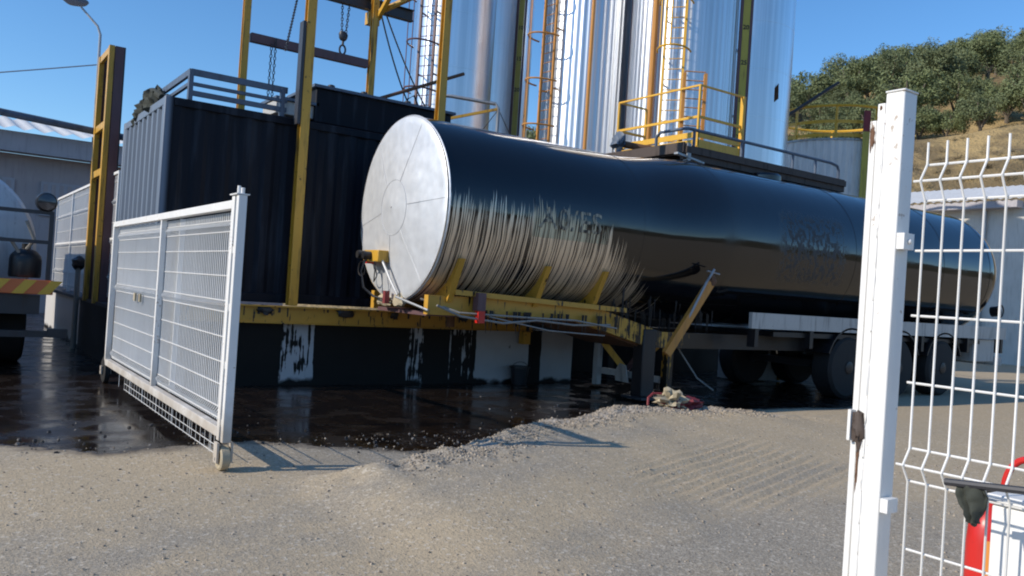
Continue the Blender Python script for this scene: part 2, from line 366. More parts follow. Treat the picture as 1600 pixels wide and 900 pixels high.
hgt = k.math('MULTIPLY', hgt, k.fmix(tar, 1., k.fmix(crumb, .05, .8)))
k.bump(hgt, .45, .009); M['ground'] = k.m
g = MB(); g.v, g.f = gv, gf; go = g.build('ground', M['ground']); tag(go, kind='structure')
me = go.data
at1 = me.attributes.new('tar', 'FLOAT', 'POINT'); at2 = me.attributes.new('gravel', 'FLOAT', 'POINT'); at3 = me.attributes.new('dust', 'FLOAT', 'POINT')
A, B, C = [], [], []
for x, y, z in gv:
    ty = lerp_tab(TAR_SHADE_Y, x) + .25 * noise.noise((x * .8, y * .8, 9.))
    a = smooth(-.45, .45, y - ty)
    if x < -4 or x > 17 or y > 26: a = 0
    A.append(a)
    cy, ch = lerp_tab(CREST_Y, x), lerp_tab(CREST_H, x)
    t = y - cy
    B.append(min(1, ch / .15) * math.exp(-((t + .05) / .28) ** 2) * (.55 + .45 * smooth(4.5, 5.6, x)))
    # dusty tyre-swept bands
    d1 = math.exp(-((y - (3.55 + .33 * (x - 2.2))) / .55) ** 2)
    d2 = math.exp(-(((x - 1.0) / 1.2) ** 2 + ((y - 5.6) / .9) ** 2)) * .8
    d3 = smooth(5.0, 7.2, x) * .7
    q_ = y - .30 * x - .25 * math.sin(x * .5); d4 = sum(math.exp(-((q_ - o_) / .10) ** 2) * w_ for o_, w_ in ((2.05, .5), (2.35, -.45), (3.55, .45), (3.85, -.4), (1.1, .35), (4.4, -.3)))
    d5 = .38 * math.exp(-(((x - 4.3) / 1.2) ** 2 + ((y - 3.1) / .55) ** 2))
    C.append(min(1, .34 - d5 + max(d1 * .6, d2 * .8, d3) + .42 * d4 + .25 * noise.noise((x * .5, y * .5, 5.))))
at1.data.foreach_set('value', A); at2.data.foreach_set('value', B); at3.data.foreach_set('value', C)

# hill behind the plant
def hill_E(pxl): return lerp_tab([(-600, .02), (0, .05), (500, .09), (840, .165), (1225, .245), (1400, .285), (1600, .325), (2000, .38), (2600, .36)], pxl)
def hill_z(x, y):
    d = CA * x + SA * y; r = SA * x - CA * y
    if d < 5: return -1.
    pxl = 800 + 1290 * r / d
    E = hill_E(pxl) / .325
    prof = lerp_tab([(38, -.5), (46, 3.0), (52, 7.6), (61, 14.2), (67, 17.8), (90, 29.0), (112, 38.0), (135, 41.), (170, 39.)], d)
    return prof * E * (1 + .03 * noise.noise((x * .07, y * .07, 0))) + .5 * noise.noise((x * .25, y * .25, 1.)) + .18 * noise.noise((x * .9, y * .9, 1.))
hv, hf = [], []
PX = list(range(-700, 2700, 25)); DD = [38 + i * 1.0 for i in range(45)] + [83 + i * 3.0 for i in range(30)]
for d in DD:
    for q in PX:
        r = (q - 800) / 1290 * d; P = FWD * d + RGT * r; hv.append((P.x, P.y, hill_z(P.x, P.y)))
n_ = len(PX)
hf = [(j*n_+i, j*n_+i+1, (j+1)*n_+i+1, (j+1)*n_+i) for j in range(len(DD)-1) for i in range(n_-1)]
k = N('dry_hillside_earth'); n1, n2, n3 = k.noise(.10, 4), k.noise(.8, 5), k.noise(5., 4)
fl = k.math('ADD', k.math('MULTIPLY', n1, .7), k.math('MULTIPLY', n2, .3))
soil = k.mix(k.step(fl, .42, .58), (.19, .135, .065), (.42, .295, .13))
k.set(Base_Color=k.mix(k.step(n3, .55, .7, 0, .7), soil, (.13, .115, .06)), Roughness=.95); k.bump(k.math('ADD', n2, k.math('MULTIPLY', n3, .5)), .8, .4); M['hill'] = k.m
h = MB(); h.v, h.f = hv, hf; tag(h.build('hill', M['hill'], smooth=80), kind='structure')

# unseen dark hills, added to darken the horizon mirrored in tank and silos
b = MB(); vs = []; n = 120
for j, (rr, hh) in enumerate(((230, -1), (300, .55), (380, 1.0), (470, .6))):
    for i in range(n):
        a = 2 * math.pi * i / n; H_ = 34 + 14 * noise.noise((math.cos(a) * 3, math.sin(a) * 3, 2.)) + 5 * noise.noise((math.cos(a) * 12, math.sin(a) * 12, 2.))
        dd_ = (math.cos(a) * FWD.x + math.sin(a) * FWD.y); H_ *= smooth(.75, .35, dd_)
        vs.append((rr * math.cos(a), rr * math.sin(a), H_ * hh - 1))
b.add(vs, [(j*n+i, j*n+(i+1) % n, (j+1)*n+(i+1) % n, (j+1)*n+i) for j in range(3) for i in range(n)])
k = N('added_hill_scrub'); q_ = k.noise(.05, 5); k.set(Base_Color=k.mix(q_, (.05, .06, .035), (.16, .13, .08)), Roughness=.95)
tag(b.build('added_dark_hills', k.m, smooth=80), kind='structure')

# ------------------------------------------------------------------ retaining wall, container, beam
t = thing('retaining_wall', (6, 10.2, 0), 'low white wall streaked with black tar under the long yellow beam', 'wall')
MB().box(2.0, 8.35, 10.15, 10.4, -.05, .80).build('wall_front', M['tarwall'], t)
MB().box(2.0, 2.25, 10.402, 20.2, -.05, .78).build('wall_side', M['tarwallside'], t)
MB().box(1.96, 2.29, 10.402, 20.2, .782, .83).build('coping', M['darksteel'], t)
t = thing('shade_backdrop', (12, 12, 0), 'added black plinth in the shade behind the trailer wheels', 'backdrop')  # black wall added where only shade lies under the trailer
MB().box(8.4, 19, 11.6, 12.6, -.05, 1.15).build('backdrop_face', M['black'], t)
MB().box(8.4, 19, 11.5, 12.7, 1.152, 1.24).build('backdrop_top', M['bluesteel'], t)
t = thing('steel_beam', (5, 10.1, .8), 'long yellow steel beam with tar drips lying along the top of the white wall', 'beam')
b = MB(); b.box(1.9, 7.45, 10.02, 10.04, .80, .985).box(1.9, 7.45, 9.97, 10.10, .987, 1.005).box(1.9, 7.45, 9.99, 10.10, .785, .798)
b.build('web', M['yellowtar'], t)
b = MB()
for i in range(26):
    x = 2.3 + i * .2 + random.uniform(-.08, .08); l = random.uniform(.02, .13)
    b.box(x, x + random.uniform(.006, .03), 10.012, 10.019, .985 - l, .985)
for x, w in ((3.35, .18), (4.4, .22), (6.2, .14), (5.1, .1)):
    b.blob((x, 9.995, .95), (w * .5, .02, .05), seed=x, amp=.8)
b.build('tar_drips', M['black'], t)
MB().box(7.25, 7.37, 9.96, 10.09, .60, .783).build('support_bracket', M['yellow'], t)

CX0, CX1, CY0, CY1, CZ0, CZ1 = 2.1, 8.1, 10.3, 12.9, 1.03, 3.40
t = thing('shipping_container', (5, 11.6, CZ0), 'navy corrugated container with a tar-blackened long side and railing on its roof', 'container')
def corr(a0, a1, pitch, depth):
    out = []; a = a0
    while a < a1 - 1e-6:
        for f_, d_ in ((0, 0), (.3, 0), (.5, depth), (.8, depth)):
            if a + f_ * pitch < a1: out.append((a + f_ * pitch, d_))
        a += pitch
    out.append((a1, 0)); return out
def sheet(pts, place, z0, z1):
    b = MB(); n = len(pts)
    return b.add([place(a, d, z0) for a, d in pts] + [place(a, d, z1) for a, d in pts], [(i, i+1, n+i+1, n+i) for i in range(n-1)])
sheet(corr(CX0+.1, CX1-.1, .28, .03), lambda a, d, z: (a, CY0 + .02 + d, z), CZ0+.12, CZ1-.1).build('side_panel', M['container'], t, smooth=0)
sheet(corr(CY0+.1, CY1-.1, .29, .09), lambda a, d, z: (CX0 + .01 + d, a, z), CZ0+.12, CZ1-.1).build('end_panel', M['container'], t, smooth=0)
MB().box(CX0+.1, CX1-.1, CY0+.1, CY1-.05, CZ1-.08, CZ1-.03).build('roof', M['container'], t)
MB().box(CX1-.06, CX1-.02, CY0+.1, CY1-.1, CZ0+.1, CZ1-.1).box(CX0+.1, CX1-.1, CY1-.06, CY1-.02, CZ0+.1, CZ1-.1).build('back_panel', M['container'], t)
b = MB()
for x in (CX0, CX1-.1):
    for y in (CY0, CY1-.1): b.box(x, x+.1, y, y+.1, CZ0, CZ1)
for z0, z1 in ((CZ0, CZ0+.12), (CZ1-.1, CZ1)):
    b.box(CX0+.1, CX1-.1, CY0+.004, CY0+.1, z0, z1-.003).box(CX0+.1, CX1-.1, CY1-.1, CY1-.004, z0, z1-.003)
    b.box(CX0+.004, CX0+.1, CY0+.1, CY1-.1, z0, z1-.003).box(CX1-.1, CX1-.004, CY0+.1, CY1-.1, z0, z1-.003)
b.build('corner_frame', M['container'], t, bevel=.008)
b = MB(); z0 = CZ1
for x in (2.38, 3.5): b.bar((x, 10.36, z0), (x, 10.36, z0+.36), .075, .05)
for z, w in ((.34, .075), (.20, .04), (.09, .06)): b.bar((2.38, 10.36, z0+z), (3.56, 10.36, z0+z), .04, w)
for z, w in ((.34, .075), (.20, .04)): b.bar((2.38, 10.36, z0+z), (2.38, 12.1, z0+z), .04, w)
b.build('roof_railing', M['bluesteel'], t)
b = MB(); b.bar((3.8, 10.28, 1.14), (3.8, 10.28, 3.35), .02, .04); b.build('edge_strip', M['yellow'], t)

b = MB()
for i in range(9):
    b.blob((2.25 + random.uniform(-.08, .1), 11.25 + i * .11, 3.45 + .13 * math.sin(i * .5) * random.uniform(.4, 1) + random.uniform(-.04, .06)), (.13, .15, .13), seed=i, amp=.9, fr=2.5)
b.tube([(2.2, 11.0, 3.5), (2.15, 11.3, 3.62), (2.2, 11.8, 3.58), (2.16, 12.3, 3.42)], .04)
tag(b.build('tarpaulin', M['cloth']), 'crumpled dark tarpaulin heaped on the corner of the container roof', 'tarpaulin')
t = thing('control_box', (3.85, 11.2, 3.4), 'pale grey metal box on the container roof beside the yellow column', 'box')
MB().box(3.62, 4.15, 10.95, 11.5, 3.56, 3.74).build('box_body', M['lightgrey'], t, bevel=.01)
MB().box(3.6, 4.2, 10.9, 11.55, 3.742, 3.78).build('box_lid', M['bluesteel'], t)
for x in (3.7, 4.0): MB().box(x, x + .08, 11.0, 11.4, 3.38, 3.557).build('foot', M['darksteel'], t)
t = thing('roof_tank', (4.9, 11.4, 3.4), 'long dark blue steel tank box standing on the container roof', 'tank')
MB().box(4.15, 6.3, 10.9, 11.9, 3.52, 3.99).build('tank_body', M['container'], t, bevel=.015)
MB().box(4.1, 6.35, 10.85, 11.95, 3.992, 4.03).build('tank_lid', M['bluesteel'], t)
for x in (4.4, 4.9, 5.6): MB().lathe([(.05, 0), (.05, .05), (.03, .06)], (x, 11.0, 4.03), n=12).build('filler_cap', M['darksteel'], t)
for x in (4.35, 6.0): MB().box(x, x + .1, 10.92, 11.8, 3.37, 3.517).build('foot', M['lightgrey'], t)

# ------------------------------------------------------------------ gantry and hoist
t = thing('crane_gantry', (4.6, 11.2, 1.0), 'tall yellow steel gantry of columns and cross beams over the container', 'gantry')
def hcol(x, y, z0, z1, w=.13, m='yellow'):
    b = MB(); b.box(x-w/2, x+w/2, y-w/2, y-w/2+.014, z0, z1).box(x-w/2, x+w/2, y+w/2-.014, y+w/2, z0, z1).box(x-.006, x+.006, y-w/2+.015, y+w/2-.015, z0, z1)
    return b.build('column', M[m], t)
hcol(3.73, 10.17, 1.01, 8.6, .115); hcol(5.69, 10.17, 3.41, 8.6, .11); hcol(3.6, 12.5, 3.38, 8.6, .10); hcol(5.66, 12.5, 3.38, 8.6, .10)
MB().box(3.62, 3.66, 10.1, 10.23, 3.3, 4.6).build('cable_tray', M['darksteel'], t)
MB().bar((3.68, 12.5, 4.92), (5.58, 12.5, 4.92), .10, .13).build('cross_beam', M['purple'], t)
b = MB(); b.bar((3.2, 12.64, 5.85), (6.42, 12.64, 5.85), .12, .012).bar((3.2, 12.64, 6.03), (6.42, 12.64, 6.03), .12, .012).bar((3.2, 12.64, 5.94), (6.42, 12.64, 5.94), .012, .164)
b.build('hoist_beam', M['darksteel'], t)
MB().bar((5.72, 12.45, 5.8), (6.6, 11.2, 6.35), .07, .07).build('brace', M['yellow'], t)
MB().bar((5.72, 12.5, 5.7), (5.8, 10.25, 7.4), .07, .07).build('brace', M['yellow'], t)
MB().bar((5.7, 12.6, 5.72), (5.7, 12.74, 5.72), .2, .2).build('joint_plate', M['yellow'], t)
def chain(b, a, c, r=.012, n=None):
    a, c = Vector(a), Vector(c); L = (c - a).length; n = n or int(L / .045); d = (c - a).normalized()
    sd = d.cross(FWD).normalized(); dp = d.cross(sd)
    for i in range(n):
        q = a + (c - a) * ((i + .5) / n); s_ = sd if i % 2 else dp
        b.tube([q + d * (math.cos(u) * .032) + s_ * (math.sin(u) * .018) for u in [j * math.pi / 3 for j in range(6)]], .007, 4, closed=True)
hx, hy = 5.2, 12.64
t = thing('chain_hoist', (hx, hy, 5.0), 'black chain hoist with red hook block hanging from the upper gantry beam', 'hoist')
b = MB(); chain(b, (hx-.05, hy, 5.84), (hx-.03, hy, 5.38)); chain(b, (hx+.07, hy, 5.84), (hx+.04, hy, 5.38)); b.build('chain', M['darksteel'], t)
b = MB(); b.blob((hx, hy, 5.32), (.075, .055, .085), seed=3, amp=.25); b.build('hook_block', M['darksteel'], t)
b = MB(); b.tube([(hx, hy, 5.24), (hx, hy, 5.17)], .02); b.tube([(hx + .05 * math.sin(u), hy, 5.1 + .075 * math.cos(u)) for u in [j * math.pi / 7 for j in range(14)]], .016, 6, closed=True); b.build('hook', M['darksteel'], t)
b = MB(); chain(b, (3.98, 12.42, 4.88), (3.97, 12.42, 3.55), n=24); chain(b, (4.04, 12.42, 4.96), (4.03, 12.42, 3.55), n=26)
tag(b.build('hand_chain', M['darksteel']), 'slack pair of chains hanging from the lower gantry beam above the pale box', 'chain')
b = MB(); chain(b, (4.42, 12.64, 5.84), (3.75, 11.1, 4.45), n=40)
tag(b.build('guy_chain', M['darksteel']), 'single chain slanting down from the upper beam to the near yellow column', 'chain')
def sag(a, c, s, n=14): a, c = Vector(a), Vector(c); return [a + (c - a) * (i/n) - Vector((0, 0, s * 4 * (i/n) * (1 - i/n))) for i in range(n + 1)]
b = MB(); b.tube(sag((5.72, 12.7, 6.3), (7.0, 12.9, 4.0), .35), .013, 6); tag(b.build('cable', M['black']), 'black cable sagging from the gantry top, the lower of the two', 'cable')
b = MB(); b.tube(sag((5.80, 12.7, 6.2), (7.2, 12.9, 4.2), .18), .013, 6); tag(b.build('cable', M['black']), 'black cable sagging from the gantry top, the straighter upper one', 'cable')
t = thing('pipe_run', (6.4, 12.2, 4.4), 'rusty slanting pipe rising from the roof tank towards the first silo', 'pipe')
b = MB(); b.tube([(5.75, 12.3, 4.36), (7.3, 12.3, 5.08)], .03, 10); b.build('pipe', M['rust'], t)
b = MB(); b.tube([(6.2, 12.2, 4.0), (6.2, 12.2, 4.42), (6.32, 12.2, 4.5), (6.4, 12.2, 4.35), (6.42, 12.2, 4.0)], .018, 8); b.build('hose', M['black'], t)

# ------------------------------------------------------------------ silos
def fr(c, rr, tt, z=0): c = Vector((c[0], c[1], 0)); q = c + RGT * rr - FWD * tt; return Vector((q.x, q.y, z))
def silo(x, y, rad, label, mat, seams=0, ribs=0):
    t = thing('silo', (x, y, 0), label, 'silo', 'aluminium clad silos')
    n = 96; prof = []
    b = MB()
    if ribs:
        vs = []; n = ribs * 4
        for z in (0, 11.0):
            for k in range(n): a = 2*math.pi*k/n; q = rad + (.010 if k % 4 in (1, 2) else 0); vs.append((x + q*math.cos(a), y + q*math.sin(a), z))
        b.add(vs, [(k, (k+1) % n, n+(k+1) % n, n+k) for k in range(n)]).build('shell', M[mat], t, smooth=0)
    else:
        z = 0
        while z < 11.0:
            prof.append(z); z += 1.35
        sh = b.lathe([(rad, 0), (rad, 11.0)], (x, y, 0), n=96, cap=False).build('shell', M[mat], t, smooth=60)
        for z in prof[1:]: MB().lathe([(rad, -.008), (rad + .004, -.006), (rad + .004, .006), (rad, .008)], (x, y, z), n=96, cap=False).build('sheet_joint', M['silowhite'], sh)
    MB().lathe([(rad + .05, 0), (rad + .05, .1), (.2, .9), (.2, 1.0)], (x, y, 11.01), n=48).build('roof', M[mat], t)
    return t
def ladder(t, c, rad, off, w, z0, z1, m, cage=(), name='ladder', stand=.22, cside=1.0, out=.62):
    ph = math.asin(max(-.98, min(.98, off / rad))); o = Vector((c[0], c[1], 0)); nrm = -FWD * math.cos(ph) + RGT * math.sin(ph); tg = RGT * math.cos(ph) + FWD * math.sin(ph)
    P = lambda s_, d_, z: tuple(o + nrm * (rad + stand + d_) + tg * s_ + Vector((0, 0, z)))
    b = MB()
    for s_ in (-w/2, w/2): b.bar(P(s_, 0, z0), P(s_, 0, z1), .055, .055, up=tuple(nrm))
    z = z0 + .15
    while z < z1: b.tube([P(-w/2, 0, z), P(w/2, 0, z)], .011, 5); z += .24
    lad = b.build(name, M[m], t)
    b = MB(); z = z0 + .5
    while z < z1: b.bar(P(-w/2, 0, z), P(-w/2, -stand, z), .03, .03); b.bar(P(w/2, 0, z), P(w/2, -stand, z), .03, .03); z += 1.5
    b.build('standoff', M[m], lad)
    if cage:
        b = MB(); z = cage[0]
        pts = lambda z: [P(math.cos(u) * .38, math.sin(u) * out, z) for u in [math.pi * (j / 12) for j in range(13)]]
        while z < cage[1]: b.tube(pts(z), .022, 6); z += 1.12
        for j in (3, 6, 9): q0, q1 = pts(cage[0])[j], pts(min(z1, cage[1]))[j]; b.bar(q0, q1, .03, .012)
        b.build('cage', M[m], lad)
def gauge(t, c, rr, tt, z0, z1, nums, w=.17):
    b = MB(); a0 = fr(c, rr, tt); 
    P = lambda s_, d_, z: tuple(a0 + RGT * s_ - FWD * d_ + Vector((0, 0, z)))
    b.bar(P(0, 0, z0), P(0, 0, z1), w, .03, up=tuple(-FWD)); gb = b.build('gauge_board', M['gauge'], t)
    b = MB()
    for s_ in (-w/2-.035, w/2+.035): b.bar(P(s_, -.01, z0), P(s_, -.01, z1), .06, .07, up=tuple(-FWD))
    z = z0 + .4
    while z < z1: b.bar(P(0, -.03, z), P(0, -max(.1, tt - .3 if tt < .6 else .3), z), .04, .04); z += 1.6
    b.build('gauge_channel', M['purple'], gb)
    for txt, z in nums:
        text_mesh(txt, .15, lambda u, v, w_, z=z: P(u, .018 + w_, z + v), M['ink'], 'numeral', gb, bold=.004)
S1, S1b, S2, S3, S4 = (10.5, 18.28), (12.6, 19.85), (13.6, 16.72), (14.93, 14.57), (19.3, 16.39)
r1, r1b, r2, r3, r4_ = 1.02, 1.19, 1.13, 1.31, 1.40
t = silo(*S1, r1, 'smooth silvery silo with a caged ladder on its bright left side, leftmost of the row', 'silo')
ladder(t, S1, r1, -.46, .42, 1.5, 10.9, 'purple', (3.8, 10.9))
t = silo(*S1b, r1b, 'silvery silo with dark red pipe and narrow green gauge board, second from left', 'silowhite')
gauge(t, S1b, .84, .95, .8, 10.8, [(s, z) for s, z in (('10', 8.6), ('15', 7.75), ('20', 6.9))], .15)
b = MB(); b.tube([fr(S1b, -.02, r1b + .12, .5), fr(S1b, -.02, r1b + .12, 10.8)], .09, 12); b.build('downpipe', M['purple'], t)
t = silo(*S2, r2, 'ribbed bluish silo with an orange ladder and thin orange pipe down its middle', 'siloribbed', ribs=44)
ladder(t, S2, r2, -.86, .42, 1.5, 10.9, 'orange', (4.4, 10.9))
b = MB(); b.tube([fr(S2, .0, r2 + .12, .5), fr(S2, .0, r2 + .12, 10.8)], .045, 10); b.build('downpipe', M['orange'], t)
gauge(t, S2, 1.14, .75, .8, 10.8, [('5', 9.3), ('10', 8.55), ('15', 7.8), ('20', 7.05), ('25', 6.3), ('30', 5.55)], .15)
t = silo(*S3, r3, 'widest silvery ribbed silo behind the yellow cage, numbered gauge board on its right', 'siloribbed', ribs=52)
ladder(t, S3, r3, -.42, .46, 4.45, 10.9, 'yellow_clean', (7.15, 10.9))
b = MB(); b.tube([fr(S3, -.92, r3 - .2, .5), fr(S3, -.92, r3 - .2, 10.8)], .07, 10); b.build('downpipe', M['orange'], t)
gauge(t, S3, 1.34, .65, .8, 10.8, [('15', 8.85), ('20', 8.1), ('25', 7.25), ('30', 6.35), ('35', 5.45)], .17)
t = silo(*S4, r4_, 'tall smooth silo with a mirror-bright vertical streak, rightmost of the row', 'silo')
b = MB(); b.prism([(0, 0), (.12, .1), (.1, .5), (-.02, .35)], 'y', 0, .01); q = fr(S4, .62, 1.26, 7.2); b.v = [(q.x + v[0]*.8 + v[1]*0, q.y - v[0]*.57, q.z + v[2]*1.1) for v in b.v]
b.build('scuffed_plate', M['rust'], t)

# walkway over the tanker
t = thing('walkway', (11.5, 10, 3.8), 'dark rusty steel walkway with a low pipe rail jutting over the tanker top', 'walkway')
b = MB(); b.box(9.4, 13.6, 9.0, 11.0, 3.79, 3.825)
for y in (9.0, 9.95, 10.9): b.box(9.4, 13.6, y, y + .1, 3.60, 3.788)
for i in range(8): x = 9.4 + i * .585; b.box(x, x + .07, 9.102, 9.948, 3.69, 3.787); b.box(x, x + .07, 10.052, 10.898, 3.69, 3.787)
b.build('deck', M['rustdark'], t)
b = MB(); b.box(9.36, 9.398, 9.0, 11.0, 3.70, 3.86).box(9.4, 13.6, 8.965, 8.998, 3.70, 3.80); b.build('edge_angle', M['rustdark'], t)
b = MB(); b.tube([(9.45, 9.7, 3.83), (9.45, 9.7, 4.02), (9.45, 9.62, 4.09), (9.45, 9.1, 4.09), (9.5, 9.04, 4.09), (13.2, 9.04, 4.09), (13.4, 9.04, 4.06), (13.45, 9.04, 3.98), (13.45, 9.04, 3.55)], .026, 10)
for x in (9.62, 10.75, 12.1, 12.75): b.tube([(x, 9.04, 3.83), (x, 9.04, 4.09)], .024, 8)
b.build('handrail', M['bluesteel'], t)
b = MB(); b.box(9.42, 9.5, 8.97, 9.06, 3.58, 3.85).bar((9.2, 9.0, 3.66), (9.8, 9.0, 3.585), .08, .03); b.build('hinge_foot', M['greysteel'], t)
for x, y in ((13.3, 10.9), (9.8, 10.9)): MB().box(x, x + .14, y, y + .14, 0, 3.66).build('post', M['darksteel'], t)

# yellow access platform
t = thing('access_platform', (11.9, 11.1, 4.4), 'bright yellow railed cage platform with ladder in front of the widest silo', 'platform')
x0, x1, y0, y1, zf, zt = 11.9, 13.2, 11.1, 13.4, 4.42, 5.6
b = MB()
for z, w in ((zt, .035), ((zf + zt) / 2 - .02, .05)):
    b.bar((x0, y0, z), (x0, y1, z), .03, w); b.bar((x0, y0, z), (x1, y0, z), .03, w); b.bar((x0, y1, z), (x0 + .8, y1, z), .03, w)
for x, y in ((x0, y0), (x0, y1), (x1, y0), (x0 + .8, y1)): b.bar((x, y, zf), (x, y, zt), .04, .04)
b.bar((x1 - .05, y0 - .005, zf), (x1 - .05, y0 - .005, zt), .08, .06)
b.build('railing', M['yellow_clean'], t)
b = MB(); b.box(x0 - .02, x0, y0, y1, zf - .02, zf + .13).box(x0 - .02, x0, y0, y1, zf + .17, zf + .28).box(x0, x1, y0 - .02, y0, zf - .02, zf + .13).box(x0, x1, y0 - .02, y0, zf + .17, zf + .26)
b.build('toe_board', M['yellow_clean'], t)
MB().box(x0 + .002, x1, y0 + .002, y1, zf - .06, zf - .022).build('floor', M['yellow_clean'], t)
b = MB(); P0 = Vector((12.15, 11.5, 0)); tg = RGT * .42
for s_ in (-.5, .5): q = P0 + tg * s_ * 1.0; b.bar((q.x, q.y, zf - .02), (q.x, q.y, 5.95), .06, .09, up=tuple(-FWD))
for i in range(9): a, c = P0 - tg * .5, P0 + tg * .5; z = zf + .12 + i * .18; b.tube([(a.x, a.y, z), (c.x, c.y, z)], .012, 5)
b.build('ladder', M['orange'], t)
for x, y in ((x0 + .1, y0 + .1), (x0 + .1, y1 - .1)): MB().box(x, x + .12, y, y + .12, 1.2, zf - .062).build('leg', M['darksteel'], t)
t = thing('loading_arm', (9.9, 11.0, 3.9), 'dark blue valve head with a stubby pipe arm at the left end of the walkway', 'valve')
b = MB(); b.blob((9.9, 11.1, 4.18), (.13, .13, .15), seed=5, amp=.7, fr=3); b.tube([(9.9, 11.1, 3.84), (9.9, 11.1, 4.1)], .05); b.build('valve_body', M['bluesteel'], t)
b = MB(); b.tube([(9.95, 11.05, 4.14), (10.9, 10.4, 4.0)], .06, 10); b.build('pipe_arm', M['rust'], t)
b = MB(); b.lathe([(.1, -.01), (.12, 0), (.1, .01)], (9.82, 11.0, 4.22), 'x', 16); b.build('handwheel', M['bluesteel'], t)

t = thing('pipe_loop', (8.2, 13.7, 4.5), 'bent grey pipe railing with a yellow strut between gantry and silos', 'railing')
b = MB(); b.tube([(7.75, 14.0, 3.6), (7.78, 14.0, 4.95), (7.9, 13.97, 5.08), (8.0, 13.9, 5.08), (8.75, 13.45, 5.0), (8.8, 13.42, 4.9), (8.8, 13.42, 3.6)], .035, 10); b.build('rail', M['greysteel'], t)
MB().bar((7.85, 13.95, 4.6), (8.78, 13.43, 4.9), .05, .05).build('strut', M['yellow'], t)
b = MB(); b.tube([(8.2, 13.7, 3.9), (8.8, 13.42, 4.9), (9.3, 13.2, 3.9)], .015, 6); b.build('wire_stay', M['black'], t)
t = thing('drum', (8.0, 13.6, 3.3), 'dark squat drum pair behind the tanker below the bent pipe railing', 'drum')
for x, y in ((7.9, 13.8), (8.25, 13.55)): MB().lathe([(.2, 0), (.2, .27), (.21, .28), (.21, .31), (.2, .32), (.2, .6)], (x, y, 3.75), n=24).build('drum_body', M['black'], t)
MB().box(7.6, 8.6, 13.3, 14.1, 3.66, 3.748).build('shelf', M['darksteel'], t)

# big white tank on the right
WT = (24.3, 16.6)
t = thing('storage_tank', (*WT, 0), 'wide low white storage tank with orange railing on top, right of the silos', 'tank')
n = 60; b = MB(); vs = []
for z in (0, 6.75):
    for k in range(n * 2): a = math.pi * k / n; q = 2.05 + (.03 if k % 2 else 0); vs.append((WT[0] + q*math.cos(a), WT[1] + q*math.sin(a), z))
b.add(vs, [(k, (k+1) % (2*n), 2*n+(k+1) % (2*n), 2*n+k) for k in range(2*n)]).build('shell', M['roofwhite'], t, smooth=0)
MB().lathe([(2.1, 0), (2.1, .06), (.3, .25)], (*WT, 6.752), n=48).build('roof', M['greysteel'], t)
b = MB(); ring = lambda z, q=2.0: [(WT[0] + q*math.cos(u), WT[1] + q*math.sin(u), z) for u in [j * math.pi / 20 for j in range(40)]]
b.tube(ring(7.85), .045, 6, True)
for z in (7.3, 6.88):
    rr = ring(z); b.add([q for p_ in rr for q in (p_, (p_[0], p_[1], z + .1))], [(2*j, (2*j+2) % 80, (2*j+3) % 80, 2*j+1) for j in range(40)])
for q in ring(6.8)[::4]: b.bar(q, (q[0], q[1], 7.87), .07, .05)
b.build('roof_railing', M['yellow_clean'], t)
c = fr(WT, .15, 2.25); gb = MB().bar((c.x, c.y, .5), (c.x, c.y, 7.0), .2, .05, up=tuple(-FWD)).build('gauge_board', M['gauge'], t)
MB().bar((c.x, c.y, 7.003), (c.x, c.y, 7.65), .2, .05, up=tuple(-FWD)).build('gauge_head', M['reddark'], gb)
q = c + RGT * .14; MB().bar((q.x, q.y, .5), (q.x, q.y, 7.3), .07, .1, up=tuple(-FWD)).build('gauge_channel', M['orange'], gb)
b = MB(); q = fr(WT, -2.2, 1.5); b.tube([(q.x, q.y, 7.4), (q.x + 1.5, q.y - .9, 8.7)], .05, 8); b.build('boom_pipe', M['darksteel'], t)

# ------------------------------------------------------------------ buildings
t = thing('white_warehouse', (33, 17, 0), 'white walled shed with a ribbed white roof edge behind the rear of the tanker', 'building')
MB().box(30.8, 35.5, 10.5, 26, 0, 5.64).build('wall', M['whitewall'], t)
b = MB(); n = 44; vs = []
for i in range(n * 2 + 1):
    y = 13.3 + 13 * i / (2 * n); d = .06 if i % 2 else 0
    vs += [(30.2, y, 5.72 + d), (36, y, 7.05 + d)]
b.add(vs, [(2*i, 2*i+1, 2*i+3, 2*i+2) for i in range(2*n)]).build('roof', M['roofwhite'], t, smooth=0)
MB().box(30.3, 30.79, 13.4, 26.2, 5.45, 5.70).build('soffit', M['fascia'], t)
MB().box(30.82, 35.4, 10.6, 13.28, 5.642, 5.75).build('flat_roof', M['fascia'], t)
b = MB(); b.tube([(30.72, 14.6, 0), (30.72, 14.6, 5.4)], .05); b.build('downpipe', M['greysteel'], t)
t = thing('shed', (-4, 25, 0), 'long grey shed with white corrugated roof behind the left fence', 'building')
MB().box(-14, 9, 25.3, 33, 0, 4.15).build('wall', M['shedwall'], t)
MB().box(-14.3, 9.3, 24.75, 25.25, 4.152, 4.66).build('fascia', M['fascia'], t)
b = MB(); vs = []; n = 216
for i in range(n + 1):
    x = -14.4 + 23.8 * i / n; z = .045 * math.cos(i * math.pi / 2.0 * 1.0)
    vs += [(x, 24.5, 4.72 + z), (x, 29, 5.6 + z)]
b.add(vs, [(2*i, 2*i+1, 2*i+3, 2*i+2) for i in range(n)]).build('roof', M['roofwhite'], t, smooth=60)
for x in (-3.5, .4, 2.2): 
    w = MB().box(x, x + 1.2, 25.24, 25.297, 2.6, 3.5).build('vent_grille', M['fascia'], t)
    b = MB()
    for i in range(6): b.box(x + .06 + i * .19, x + .16 + i * .19, 25.225, 25.238, 2.66, 3.44)
    b.build('vent_slot', M['shedwall'], w)
MB().box(.55, .95, 25.1, 25.29, 3.75, 4.14).build('warning_light', M['orangelabel'], t)

